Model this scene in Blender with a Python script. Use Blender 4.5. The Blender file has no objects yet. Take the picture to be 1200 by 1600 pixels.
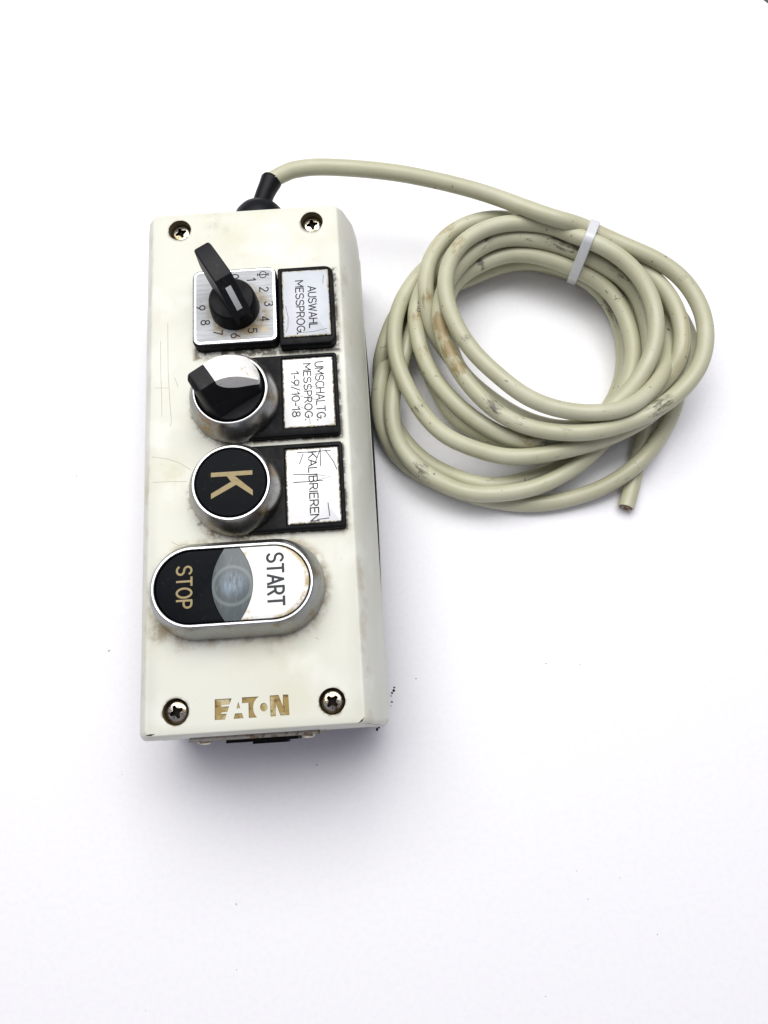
import bpy, bmesh, math, random
import numpy as np
from mathutils import Vector, Matrix

# ------------------------------------------------------------------ camera, light, exposure
scene = bpy.context.scene
COL = scene.collection
MM = 0.001

cam_data = bpy.data.cameras.new('camera')
cam_data.sensor_fit = 'VERTICAL'
cam_data.sensor_height = 36.0
cam_data.sensor_width = 27.0
cam_data.lens = 36.0 * 1209.0 / 1600.0
cam_data.clip_start = 0.01
cam_data.clip_end = 50.0
cam = bpy.data.objects.new('camera', cam_data)
COL.objects.link(cam)
RIGHT = Vector((0.997864, -0.063966, -0.01325))
UP = Vector((0.065203, 0.963006, 0.261473))
FWD = Vector((0.003965, 0.261778, -0.96512))
M = Matrix((RIGHT, UP, -FWD)).transposed().to_4x4()
M.translation = Vector((0.043556, -0.094221, 0.305748))
cam.matrix_world = M
scene.camera = cam

world = bpy.data.worlds.new('World')
scene.world = world
world.use_nodes = True
bg = world.node_tree.nodes['Background']
bg.inputs['Color'].default_value = (0.86, 0.84, 1.0, 1)
bg.inputs['Strength'].default_value = 0.33


def area_lamp(name, loc, target, sx, sy, power, color):
    d = bpy.data.lights.new(name, 'AREA')
    d.shape = 'RECTANGLE'
    d.size, d.size_y = sx, sy
    d.energy = power
    d.color = color
    o = bpy.data.objects.new(name, d)
    COL.objects.link(o)
    o.location = loc
    o.rotation_euler = (Vector(target) - Vector(loc)).to_track_quat('-Z', 'Y').to_euler()
    return o


area_lamp('key_lamp', (-0.10, 0.47, 1.00), (0.04, 0.05, 0.0), 1.10, 0.80, 14.0, (1.0, 0.985, 0.96))
area_lamp('fill_lamp', (0.45, 0.30, 0.95), (0.04, 0.0, 0.0), 0.5, 0.5, 2.5, (0.97, 0.98, 1.0))

scene.view_settings.view_transform = 'Standard'
scene.view_settings.look = 'None'
scene.view_settings.exposure = 0.0
scene.view_settings.gamma = 1.0

# ------------------------------------------------------------------ shader helpers


class X:
    """A socket with arithmetic."""
    def __init__(self, nt, s):
        self.nt, self.s = nt, s

    def _m(self, op, *a):
        n = self.nt.nodes.new('ShaderNodeMath')
        n.operation = op
        for i, v in enumerate((self,) + a):
            if isinstance(v, X):
                self.nt.links.new(v.s, n.inputs[i])
            else:
                n.inputs[i].default_value = v
        return X(self.nt, n.outputs[0])

    def __add__(self, o): return self._m('ADD', o)
    def __sub__(self, o): return self._m('SUBTRACT', o)
    def __mul__(self, o): return self._m('MULTIPLY', o)
    def abs(self): return self._m('ABSOLUTE')
    def max(self, o): return self._m('MAXIMUM', o)
    def min(self, o): return self._m('MINIMUM', o)
    def sqrt(self): return self._m('SQRT')
    def pow(self, o): return self._m('POWER', o)

    def step(self, a, b, lo=0.0, hi=1.0):
        n = self.nt.nodes.new('ShaderNodeMapRange')
        n.interpolation_type = 'SMOOTHSTEP'
        self.nt.links.new(self.s, n.inputs['Value'])
        if a > b:
            a, b, lo, hi = b, a, hi, lo
        n.inputs['From Min'].default_value = a
        n.inputs['From Max'].default_value = b
        n.inputs['To Min'].default_value = lo
        n.inputs['To Max'].default_value = hi
        return X(self.nt, n.outputs[0])


class Mat:
    def __init__(self, name, color=(0.5, 0.5, 0.5), rough=0.5, metal=0.0, spec=0.5):
        self.m = bpy.data.materials.new(name)
        self.m.use_nodes = True
        self.nt = self.m.node_tree
        self.b = self.nt.nodes['Principled BSDF']
        self.b.inputs['Base Color'].default_value = (*color, 1)
        self.b.inputs['Roughness'].default_value = rough
        self.b.inputs['Metallic'].default_value = metal
        self.b.inputs['Specular IOR Level'].default_value = spec
        self.color = None
        self.base = color
        self.tc = None

    def coord(self, kind='Object'):
        if self.tc is None:
            self.tc = self.nt.nodes.new('ShaderNodeTexCoord')
        return self.tc.outputs[kind]

    def xyz(self):
        n = self.nt.nodes.new('ShaderNodeSeparateXYZ')
        self.nt.links.new(self.coord(), n.inputs[0])
        return [X(self.nt, n.outputs[i]) * 1000.0 for i in range(3)]   # millimetres

    def noise(self, scale, detail=4, rough=0.55, stretch=None, kind='Object', off=0.0):
        n = self.nt.nodes.new('ShaderNodeTexNoise')
        n.inputs['Scale'].default_value = scale
        n.inputs['Detail'].default_value = detail
        n.inputs['Roughness'].default_value = rough
        mp = self.nt.nodes.new('ShaderNodeMapping')
        mp.inputs['Location'].default_value = (off, off * 1.7, off * 0.3)
        if stretch:
            mp.inputs['Scale'].default_value = stretch
        self.nt.links.new(self.coord(kind), mp.inputs[0])
        self.nt.links.new(mp.outputs[0], n.inputs['Vector'])
        return X(self.nt, n.outputs['Fac'])

    def mix(self, color, fac):
        n = self.nt.nodes.new('ShaderNodeMix')
        n.data_type = 'RGBA'
        self.nt.links.new(fac.s, n.inputs[0])
        if self.color is None:
            n.inputs[6].default_value = (*self.base, 1)
        else:
            self.nt.links.new(self.color, n.inputs[6])
        n.inputs[7].default_value = (*color, 1)
        self.color = n.outputs[2]
        self.nt.links.new(self.color, self.b.inputs['Base Color'])
        return self

    def rough(self, x):
        self.nt.links.new(x.s, self.b.inputs['Roughness'])
        return self

    def metal(self, x):
        self.nt.links.new(x.s, self.b.inputs['Metallic'])
        return self

    def bump(self, x, strength=0.2, dist=0.0001):
        n = self.nt.nodes.new('ShaderNodeBump')
        n.inputs['Strength'].default_value = strength
        n.inputs['Distance'].default_value = dist
        self.nt.links.new(x.s, n.inputs['Height'])
        self.nt.links.new(n.outputs[0], self.b.inputs['Normal'])
        return self

    def rect(self, cx, cy, hw, hh):
        """signed distance in mm to an upright rectangle in the local xy plane (box metric)"""
        x, y, z = self.xyz()
        return ((x - cx).abs() - hw).max((y - cy).abs() - hh)

    def circ(self, cx, cy, r):
        x, y, z = self.xyz()
        dx, dy = x - cx, y - cy
        return (dx * dx + dy * dy).sqrt() - r


F = 56.0                       # height of the cover's face above the paper, mm
RX, RY2, RY3, RY4 = -4.3, 16.6, -16.2, -49.6
DX, DY = -3.4, 51.4

# ---- cover plastic: cream, mottled, grimy round the fittings
mc = Mat('cream_plastic', (0.66, 0.668, 0.582), 0.42, spec=0.35)
mc.mix((0.60, 0.57, 0.39), mc.noise(28, 5, 0.6).step(0.48, 0.72, 0, 0.5))
mc.mix((0.76, 0.77, 0.70), mc.noise(60, 3, 0.5, off=3).step(0.52, 0.7, 0, 0.6))
mc.mix((0.42, 0.38, 0.28), (mc.noise(900, 3, 0.6, off=9).step(0.66, 0.74) * mc.noise(60, 2, off=1).step(0.5, 0.65)) * 0.35)
mc.mix((0.12, 0.10, 0.07), mc.noise(1500, 2, 0.5, off=4).step(0.735, 0.78, 0, 0.7) * mc.noise(45, 2, off=21).step(0.42, 0.6))
gn = mc.noise(350, 5, 0.65, off=2)
gb = mc.noise(90, 3, 0.6, off=7)
x_, y_, z_ = mc.xyz()
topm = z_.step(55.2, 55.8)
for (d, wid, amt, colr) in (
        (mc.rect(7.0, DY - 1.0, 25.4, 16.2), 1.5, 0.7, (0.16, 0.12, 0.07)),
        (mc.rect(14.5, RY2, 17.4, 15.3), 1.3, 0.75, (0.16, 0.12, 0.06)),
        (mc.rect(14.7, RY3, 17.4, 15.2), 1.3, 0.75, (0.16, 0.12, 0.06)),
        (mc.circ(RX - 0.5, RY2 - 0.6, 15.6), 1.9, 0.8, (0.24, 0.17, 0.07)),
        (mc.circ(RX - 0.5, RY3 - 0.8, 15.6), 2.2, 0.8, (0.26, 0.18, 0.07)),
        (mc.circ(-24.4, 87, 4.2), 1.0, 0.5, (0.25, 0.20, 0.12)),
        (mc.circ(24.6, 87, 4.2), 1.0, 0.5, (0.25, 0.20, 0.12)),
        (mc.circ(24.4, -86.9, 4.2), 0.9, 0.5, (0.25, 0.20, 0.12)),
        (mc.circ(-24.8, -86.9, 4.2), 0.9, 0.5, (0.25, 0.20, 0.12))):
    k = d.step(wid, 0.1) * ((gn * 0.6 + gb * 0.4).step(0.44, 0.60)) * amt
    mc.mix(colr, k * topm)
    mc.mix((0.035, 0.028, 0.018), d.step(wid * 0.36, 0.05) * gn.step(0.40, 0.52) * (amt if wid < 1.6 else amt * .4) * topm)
# faint halo of dirt round the double button and a wiped band below it
sx, sy = (x_ - RX).abs() - 12.7, y_ - RY4
dd = ((sx.max(0.0) * sx.max(0.0)) + sy * sy).sqrt() - 15.6
mc.mix((0.30, 0.24, 0.13), dd.step(3.6, 0.0) * (gn * 0.5 + gb * 0.5).step(0.42, 0.60) * 0.8 * topm)
for cx_, cy_, r0, colr, amt in ((-12, 90, 5, (0.36, 0.35, 0.31), .5), (-6, 86, 4, (0.40, 0.39, 0.33), .4), (-15, 84, 5, (0.42, 0.40, 0.33), .4),
                                (26, 71, 2.2, (0.45, 0.40, 0.20), .7), (8, -69, 6, (0.50, 0.42, 0.38), .45), (18, -64, 5, (0.42, 0.40, 0.36), .4),
                                (-30.5, -62, 5, (0.24, 0.18, 0.09), .7), (-22, -66.5, 5, (0.34, 0.30, 0.22), .5), (-14, -34.5, 4, (0.28, 0.20, 0.09), .6),
                                (-17, 33.5, 4, (0.30, 0.24, 0.13), .5), (-27, -8, 7, (0.52, 0.50, 0.36), .4), (30.5, -30, 6, (0.36, 0.30, 0.18), .5)):
    mc.mix(colr, mc.circ(cx_, cy_, 0.0).step(r0, r0 * .2) * (gn * .5 + gb * .5).step(0.44, 0.62) * amt)
# handling dirt on the rounded corners and the lower lip
mc.mix((0.42, 0.36, 0.25), (x_.abs().step(33.0, 35.5) * z_.step(49.0, 55.0)) * mc.noise(120, 4, 0.6, off=13).step(0.5, 0.72) * 0.5)
mc.bump(mc.noise(1400, 3, 0.6), 0.06, 0.00008)
mc.rough(mc.noise(40, 3).step(0.3, 0.7, 0.36, 0.52))
CREAM = mc.m

LOGOGOLD = Mat('grimy_gold', (0.32, 0.23, 0.08), 0.6, spec=0.2)
LOGOGOLD.mix((0.50, 0.44, 0.27), LOGOGOLD.noise(260, 4, 0.6).step(0.48, 0.66, 0, 0.9))
LOGOGOLD.mix((0.10, 0.06, 0.02), LOGOGOLD.noise(420, 4, 0.65, off=3).step(0.52, 0.68, 0, 0.85))
LOGOGOLD = LOGOGOLD.m
SPECK_ = Mat('nick_grime', (0.03, 0.025, 0.02), 0.8, spec=0.2).m
LOGOWALL = Mat('recess_wall_dark', (0.13, 0.10, 0.05), 0.8, spec=0.2).m  # dark brown walls of the sunk logo and the screw pockets

mb_ = Mat('black_plastic', (0.003, 0.0035, 0.0045), 0.45, spec=0.10)
mb_.mix((0.03, 0.028, 0.024), mb_.noise(500, 4, 0.65).step(0.58, 0.76, 0, 0.6))
mb_.rough(mb_.noise(180, 4).step(0.3, 0.7, 0.34, 0.56))
mb_.bump(mb_.noise(1800, 3), 0.08, 0.00006)
BLACK = mb_.m
mg = Mat('satin_black_cap', (0.0035, 0.0045, 0.006), 0.55, spec=0.07)
mg.mix((0.03, 0.03, 0.028), mg.noise(700, 4, 0.7).step(0.56, 0.78, 0, 0.5))
mg.bump(mg.noise(2500, 2), 0.06, 0.00005)
SATIN = mg.m
mh = Mat('worn_black_grip', (0.005, 0.0055, 0.007), 0.5, spec=0.22)
mh.mix((0.05, 0.05, 0.047), mh.noise(420, 5, 0.7).step(0.54, 0.76, 0, 0.6))
mh.bump(mh.noise(2500, 2), 0.08, 0.00005)
HANDLE = mh.m
RUBBER = Mat('black_rubber', (0.004, 0.0045, 0.006), 0.45, spec=0.16).m
BASEBLK = Mat('base_black', (0.008, 0.008, 0.008), 0.6, spec=0.15).m

mr = Mat('satin_chrome', (0.29, 0.295, 0.295), 0.36, 0.95)
mr.mix((0.20, 0.14, 0.065), mr.noise(110, 5, 0.68).step(0.49, 0.66, 0, 0.75))
mr.mix((0.05, 0.045, 0.035), mr.noise(420, 4, 0.65, off=6).step(0.64, 0.74, 0, 0.7))
mr.rough(mr.noise(120, 4).step(0.3, 0.7, 0.22, 0.38))
x_, y_, z_ = mr.xyz()
mr.mix((0.26, 0.16, 0.06), mr.circ(-12.0, 5.0, 0.0).step(8.0, 1.0) * mr.noise(260, 5, 0.7, off=2).step(0.42, 0.62) * 0.85)
mr.mix((0.16, 0.12, 0.06), mr.circ(6.0, 4.0, 0.0).step(6.0, 1.0) * mr.noise(260, 5, 0.7, off=4).step(0.42, 0.62) * 0.8)
mr.mix((0.16, 0.12, 0.06), mr.circ(7.0, -27.0, 0.0).step(8.0, 1.0) * mr.noise(260, 5, 0.7, off=6).step(0.44, 0.62) * 0.8)
mr.mix((0.24, 0.15, 0.06), mr.circ(-15.0, -28.0, 0.0).step(7.0, 1.0) * mr.noise(260, 5, 0.7, off=8).step(0.44, 0.62) * 0.7)
CHROME = mr.m
RIM = Mat('rim_highlight', (0.54, 0.55, 0.56), 0.3, 0.9)  # lighter than the bezel metal: the rim's highlight is put into its colour
RIM.mix((0.34, 0.33, 0.30), RIM.noise(70, 4, 0.6).step(0.46, 0.68, 0, 0.7))
RIM = RIM.m

ms = Mat('brushed_silver', (0.34, 0.355, 0.37), 0.45, 0.15, spec=0.22)
ms.mix((0.49, 0.50, 0.51), ms.noise(120, 3, 0.5, stretch=(1.0, 12.0, 1)).step(0.42, 0.66, 0, 0.6))
ms.mix((0.22, 0.17, 0.085), ms.circ(-2.0, 48.9, 8.4).step(4.6, 0.2) * ms.noise(220, 4, 0.6).step(0.34, 0.58) * 0.95)
ms.mix((0.42, 0.36, 0.24), ms.circ(7.2, 41.0, 0.0).step(1.9, 1.0) * ms.noise(500, 3, off=3).step(0.4, 0.55) * 0.8)
ms.mix((0.10, 0.08, 0.05), ms.noise(1200, 2, off=8).step(0.72, 0.78, 0, 0.5))
SILVER = ms.m
SILVEREDGE = Mat('silver_edge', (0.86, 0.87, 0.87), 0.25, 1.0).m

STEEL = Mat('dirty_steel', (0.55, 0.52, 0.46), 0.24, 1.0)
STEEL.mix((0.26, 0.19, 0.09), STEEL.noise(330, 4, 0.7).step(0.42, 0.62, 0, 0.9))
STEEL.mix((0.05, 0.04, 0.025), STEEL.noise(520, 4, 0.7, off=5).step(0.52, 0.66, 0, 0.9))
STEEL = STEEL.m
HOLE = Mat('screw_recess_dark', (0.012, 0.010, 0.008), 0.8, spec=0.1).m  # near-black faces of the screws' cross recess and ticks
PLATE = Mat('worn_plate', (0.34, 0.32, 0.28), 0.4, 0.6)
PLATE.mix((0.16, 0.10, 0.05), PLATE.noise(420, 4, 0.7).step(0.50, 0.62, 0, 0.9))
PLATE = PLATE.m
INK = Mat('black_ink', (0.02, 0.02, 0.022), 0.6, spec=0.2).m
INKGREY = Mat('dark_grey_ink', (0.045, 0.05, 0.055), 0.6, spec=0.2).m
GOLD = Mat('gold_print', (0.30, 0.235, 0.105), 0.5, spec=0.4)
GOLD.mix((0.24, 0.17, 0.07), GOLD.noise(600, 4, 0.65).step(0.52, 0.64, 0, 0.8))
GOLD = GOLD.m
mw = Mat('white_button', (0.86, 0.86, 0.82), 0.35, spec=0.5)
x_, y_, z_ = mw.xyz()
k = (mw.circ(-0.8, -39.4, 0.0).step(3.4, 0.6)).max(mw.circ(-0.2, -60.6, 0.0).step(4.6, 0.8))
k = k.max(mw.circ(7.6, RY4, 11.2).step(-0.9, 0.3) * x_.step(6.0, 9.0))
mw.mix((0.42, 0.33, 0.14), k * mw.noise(330, 4, 0.6).step(0.36, 0.62) * 0.95)
mw.mix((0.7, 0.62, 0.45), mw.noise(120, 4, 0.6, off=4).step(0.58, 0.72, 0, 0.5))
WHITEBTN = mw.m
mk = Mat('white_cap', (0.87, 0.865, 0.82), 0.6, spec=0.12)
mk.mix((0.40, 0.26, 0.12), mk.noise(300, 4, 0.6).step(0.58, 0.70, 0, 0.6))
WHITECAP = mk.m
ml = Mat('frosted_lens', (0.105, 0.125, 0.13), 0.3, spec=0.3)
ml.mix((0.24, 0.32, 0.40), ml.circ(RX + 0.3, RY4 - 0.2, 0.0).step(5.6, 1.0) * ml.noise(420, 5, 0.7, stretch=(2.6, 0.6, 1)).step(0.34, 0.62))
ml.mix((0.20, 0.23, 0.23), ml.noise(330, 5, 0.7, stretch=(3.0, 0.8, 1), off=3).step(0.5, 0.7, 0, 0.6))
ml.mix((0.23, 0.27, 0.26), ml.circ(RX + 0.1, RY4 - 0.6, 6.0).abs().step(0.9, 0.1) * 0.7)
ml.b.inputs['Transmission Weight'].default_value = 0.15
LENS = ml.m

mj = Mat('grey_pvc', (0.445, 0.44, 0.30), 0.36, spec=0.5)
mj.mix((0.51, 0.505, 0.37), mj.noise(35, 4, 0.6).step(0.45, 0.7, 0, 0.8))
mj.mix((0.34, 0.29, 0.16), mj.noise(1.0, 4, 0.65, stretch=(16, 1.6, 1), kind='UV').step(0.58, 0.74, 0, 0.55))
mj.mix((0.10, 0.07, 0.035), mj.noise(330, 3, 0.6, off=3).step(0.665, 0.71, 0, 0.8) * mj.noise(22, 2, off=5).step(0.36, 0.56))
for attr, colr in (('brown_stain', (0.235, 0.155, 0.045)), ('black_stain', (0.05, 0.042, 0.03))):
    a = mj.nt.nodes.new('ShaderNodeAttribute')
    a.attribute_name = attr
    st = X(mj.nt, a.outputs['Fac'])
    nn = mj.noise(1.0, 8, 0.8, stretch=(190, 13.0, 1), kind='UV', off=1.0 if attr[1] == 'r' else 4)
    mj.mix(colr, (st * 0.85 + nn * 1.9).step(1.32, 1.66, 0, 0.82) * st.step(0.0, 0.12))
mj.bump(mj.noise(700, 3), 0.05, 0.0001)
mj.rough(mj.noise(50, 3).step(0.3, 0.7, 0.36, 0.52))
PVC = mj.m
COPPER = Mat('copper_wire', (0.45, 0.22, 0.10), 0.35, 1.0).m
INNER = Mat('cut_core', (0.17, 0.13, 0.09), 0.8, spec=0.2).m
NYLON = Mat('white_nylon', (0.82, 0.84, 0.86), 0.3, spec=0.5)
NYLON.b.inputs['Transmission Weight'].default_value = 0.3
NYLON.bump(NYLON.noise(1.0, 1, stretch=(900, 900, 60)), 0.15, 0.0001)
NYLON = NYLON.m

mp_ = Mat('white_paper', (0.86, 0.86, 0.875), 0.6, spec=0.25)
mp_.mix((0.80, 0.80, 0.83), mp_.noise(500, 3, 0.6).step(0.4, 0.7, 0, 0.35))
mp_.bump(mp_.noise(260, 4, 0.6), 0.05, 0.0002)
PAPER = mp_.m
TABLE = Mat('dark_table', (0.06, 0.06, 0.07), 0.5)
TABLE.mix((0.10, 0.10, 0.11), TABLE.noise(40, 4).step(0.4, 0.7))
TABLE = TABLE.m
SPECK = Mat('black_dirt', (0.02, 0.018, 0.018), 0.8, spec=0.2).m
SPECKGREY = Mat('grey_dirt', (0.28, 0.27, 0.29), 0.8, spec=0.2).m
MARKW = Mat('pointer_white', (0.60, 0.62, 0.60), 0.5)
x_, y_, z_ = MARKW.xyz()
MARKW.mix((0.30, 0.24, 0.10), (y_ * 1.0).step(44.0, 42.4) * MARKW.noise(600, 3).step(0.35, 0.6) * 0.9)
MARKW = MARKW.m


def label_mat(name, base, cx, cy, hw, hh, wear, seed):
    m = Mat(name, base, 0.38, spec=0.5)
    n1 = m.noise(260, 5, 0.7, off=seed)
    n2 = m.noise(900, 4, 0.7, off=seed + 3)
    d = m.rect(cx, cy, hw, hh)
    m.mix((base[0] * 0.86, base[1] * 0.86, base[2] * 0.88), m.noise(80, 4, 0.6, off=seed + 1).step(0.45, 0.7, 0, 0.7))
    m.mix((0.42, 0.36, 0.20), (d.step(-1.6, 0.0) * 0.55 + n1).step(0.84, 1.06, 0, 0.85))
    m.mix((0.03, 0.025, 0.02), (d.step(-1.3, 0.1) * 0.6 * wear + n2 * 0.8).step(0.80, 0.92, 0, 0.95))
    m.mix((0.30, 0.24, 0.12), n2.step(0.70, 0.76, 0, 0.6))
    return m.m


# ------------------------------------------------------------------ mesh helpers (millimetres in, metres out)
def link(name, bm, mats, parent=None, smooth=35.0):
    me = bpy.data.meshes.new(name)
    bmesh.ops.recalc_face_normals(bm, faces=bm.faces[:])
    bmesh.ops.scale(bm, vec=(MM, MM, MM), verts=bm.verts[:])
    bm.to_mesh(me)
    bm.free()
    if not isinstance(mats, (list, tuple)):
        mats = [mats]
    for m in mats:
        me.materials.append(m)
    if smooth is not None and len(me.polygons):
        me.polygons.foreach_set('use_smooth', [True] * len(me.polygons))
        me.set_sharp_from_angle(angle=math.radians(smooth))
    o = bpy.data.objects.new(name, me)
    COL.objects.link(o)
    if parent is not None:
        o.parent = parent
    return o


def tag(o, label=None, cat=None, group=None, kind=None):
    if label: o['label'] = label
    if cat: o['category'] = cat
    if group: o['group'] = group
    if kind: o['kind'] = kind
    return o


def rrect(cx, cy, hw, hh, r, n=8):
    """rounded rectangle outline, counter-clockwise; r may be 4 radii (tr, tl, bl, br)"""
    rs = r if isinstance(r, (tuple, list)) else (r,) * 4
    pts = []
    for q, (sx, sy) in enumerate(((1, 1), (-1, 1), (-1, -1), (1, -1))):
        rr = max(0.02, min(rs[q], hw, hh))
        ox, oy = cx + sx * (hw - rr), cy + sy * (hh - rr)
        for i in range(n + 1):
            a = math.pi / 2 * (q + i / n)
            pts.append((ox + rr * math.cos(a), oy + rr * math.sin(a)))
    return pts


def circle(cx, cy, r, n=64):
    return [(cx + r * math.cos(2 * math.pi * i / n), cy + r * math.sin(2 * math.pi * i / n)) for i in range(n)]


def loft(bm, rings, cap0=True, cap1=True, mi=0, mif=None):
    """rings: list of (outline, z); consecutive outlines are bridged"""
    vs = [[bm.verts.new((p[0], p[1], z if not callable(z) else z(p[0], p[1]))) for p in o] for o, z in rings]
    n = len(vs[0])
    for a in range(len(vs) - 1):
        for i in range(n):
            j = (i + 1) % n
            f = bm.faces.new((vs[a][i], vs[a][j], vs[a + 1][j], vs[a + 1][i]))
            f.material_index = mif[a] if mif else mi
    if cap0:
        f = bm.faces.new(vs[0][::-1]); f.material_index = mif[0] if mif else mi
    if cap1:
        f = bm.faces.new(vs[-1]); f.material_index = mif[-1] if mif else mi
    return vs


def prism(bm, poly, z0, z1, mi=0):
    loft(bm, [(poly, z0), (poly, z1)], mi=mi)


def tube(bm, pts, r, n=8, flat=1.0, caps=True, mi=0, closed=False):
    """round bar along pts (list of 3-vectors); flat squashes it in z"""
    pts = [Vector(p) for p in pts]
    rings = []
    N = len(pts)
    nrm = None
    for i, p in enumerate(pts):
        t = (pts[min(i + 1, N - 1)] - pts[max(i - 1, 0)])
        t = t.normalized() if t.length > 1e-9 else Vector((1, 0, 0))
        if nrm is None:
            nrm = t.orthogonal().normalized()
        nrm = (nrm - t * nrm.dot(t)).normalized()
        b = t.cross(nrm)
        rr = r[i] if isinstance(r, (list, tuple)) else r
        ring = []
        for k in range(n):
            a = 2 * math.pi * k / n
            v = (nrm * math.cos(a) + b * math.sin(a)) * rr
            v.z *= flat
            ring.append(bm.verts.new(p + v))
        rings.append(ring)
    for a in range(N - 1):
        for i in range(n):
            j = (i + 1) % n
            f = bm.faces.new((rings[a][i], rings[a][j], rings[a + 1][j], rings[a + 1][i]))
            f.material_index = mi
    if caps:
        f = bm.faces.new(rings[0][::-1]); f.material_index = mi
        f = bm.faces.new(rings[-1]); f.material_index = mi
    return rings


def boolean_cut(o, cutter):
    md = o.modifiers.new('cut', 'BOOLEAN')
    md.operation = 'DIFFERENCE'
    md.solver = 'EXACT'
    md.object = cutter
    md.material_mode = 'TRANSFER'
    dg = bpy.context.evaluated_depsgraph_get()
    dg.update()
    me = bpy.data.meshes.new_from_object(o.evaluated_get(dg), preserve_all_data_layers=True, depsgraph=dg)
    o.modifiers.clear()
    old = o.data
    o.data = me
    me.name = old.name
    bpy.data.meshes.remove(old)
    cd = cutter.data
    bpy.data.objects.remove(cutter)
    bpy.data.meshes.remove(cd)
    me.polygons.foreach_set('use_smooth', [True] * len(me.polygons))
    me.set_sharp_from_angle(angle=math.radians(35))


# ---- a single-stroke engraver's alphabet: strokes on a unit cell (height 1)
def arc(cx, cy, rx, ry, a0, a1, n=10):
    return [(cx + rx * math.cos(math.radians(a0 + (a1 - a0) * i / n)), cy + ry * math.sin(math.radians(a0 + (a1 - a0) * i / n))) for i in range(n + 1)]


S_ = arc(.3, .75, .28, .25, 25, 270, 12) + arc(.3, .25, .30, .25, 90, -155, 12)[1:]
GL = {
    'A': (.66, [[(0, 0), (.33, 1), (.66, 0)], [(.11, .33), (.55, .33)]]),
    'B': (.56, [[(0, 0), (0, 1), (.28, 1)] + arc(.28, .765, .24, .235, 90, -90) + [(0, .53)], [(.28, .53)] + arc(.28, .265, .28, .265, 90, -90) + [(0, 0)]]),
    'C': (.62, [arc(.34, .5, .34, .5, 48, 312, 16)]),
    'E': (.5, [[(.5, 1), (0, 1), (0, 0), (.5, 0)], [(0, .53), (.42, .53)]]),
    'G': (.66, [arc(.34, .5, .34, .5, 48, 350, 16) + [(.68, .45), (.4, .45)]]),
    'H': (.58, [[(0, 0), (0, 1)], [(.58, 0), (.58, 1)], [(0, .52), (.58, .52)]]),
    'I': (.04, [[(.02, 0), (.02, 1)]]),
    'K': (.56, [[(0, 0), (0, 1)], [(.54, 1), (0, .4)], [(.2, .6), (.56, 0)]]),
    'L': (.46, [[(0, 1), (0, 0), (.46, 0)]]),
    'M': (.72, [[(0, 0), (0, 1), (.36, .3), (.72, 1), (.72, 0)]]),
    'N': (.6, [[(0, 0), (0, 1), (.6, 0), (.6, 1)]]),
    'O': (.68, [arc(.34, .5, .34, .5, 90, 450, 24)]),
    'P': (.52, [[(0, 0), (0, 1), (.26, 1)] + arc(.26, .735, .27, .265, 90, -90) + [(0, .47)]]),
    'R': (.56, [[(0, 0), (0, 1), (.26, 1)] + arc(.26, .735, .27, .265, 90, -90) + [(0, .47)], [(.28, .47), (.56, 0)]]),
    'S': (.6, [S_]),
    'T': (.6, [[(0, 1), (.6, 1)], [(.3, 1), (.3, 0)]]),
    'U': (.6, [[(0, 1), (0, .3)] + arc(.3, .3, .3, .3, 180, 360, 12) + [(.6, 1)]]),
    'W': (.9, [[(0, 1), (.22, 0), (.45, .9), (.68, 0), (.9, 1)]]),
    '.': (.08, [[(.0, .04), (.08, .04)]]),
    '-': (.32, [[(0, .45), (.32, .45)]]),
    '/': (.4, [[(0, -.06), (.4, 1.06)]]),
    '0': (.56, [arc(.28, .5, .28, .5, 90, 450, 24)]),
    '1': (.3, [[(0, .76), (.24, 1), (.24, 0)]]),
    '2': (.54, [arc(.27, .73, .26, .27, 160, -20, 12) + [(.42, .5), (0, 0), (.55, 0)]]),
    '3': (.54, [arc(.26, .76, .25, .24, 155, -90, 12), arc(.26, .26, .28, .26, 90, -155, 12)]),
    '4': (.56, [[(.42, 0), (.42, 1), (0, .27), (.58, .27)]]),
    '5': (.54, [[(.5, 1), (.08, 1), (.04, .54)] + arc(.25, .33, .29, .33, 125, -150, 14)]),
    '6': (.56, [[(.42, 1), (.07, .48)] + arc(.28, .31, .28, .31, 150, 510, 24)]),
    '7': (.52, [[(0, 1), (.52, 1), (.16, 0)]]),
    '8': (.56, [arc(.28, .76, .23, .24, -90, 270, 20), arc(.28, .26, .28, .26, 90, 450, 22)]),
    '9': (.56, [[(.14, 0), (.49, .52)] + arc(.28, .69, .28, .31, -30, 330, 24)]),
}


def stroke_text(bm, text, x0, y0, z, h, length, w, gap=.2, flat=.35, wobble=0.0, rnd=None):
    """text reads towards -y, letters' tops towards +x; (x0, y0) is the start of the baseline"""
    adv, pos = 0.0, []
    for ch in text:
        if ch == ' ':
            adv += .4
            continue
        pos.append((adv, ch))
        adv += GL[ch][0] + gap
    adv -= gap
    s = length / adv
    for a, ch in pos:
        wx = rnd.uniform(-wobble, wobble) if rnd else 0
        for st in GL[ch][1]:
            pts = [Vector((x0 + v * h + wx, y0 - (a + u) * s, z)) for u, v in st]
            run = [pts[0]]
            for i in range(1, len(pts)):
                run.append(pts[i])
                if i == len(pts) - 1 or (pts[i] - pts[i - 1]).angle(pts[i + 1] - pts[i], 0) > .8:
                    # square ends run on by a third of the stroke
                    e_ = [p.copy() for p in run]
                    e_[0] -= (run[1] - run[0]).normalized() * w * .3
                    e_[-1] += (run[-1] - run[-2]).normalized() * w * .3
                    tube(bm, e_, w / 2, n=6, flat=flat)
                    run = [pts[i]]


rnd = random.Random(4)

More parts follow.
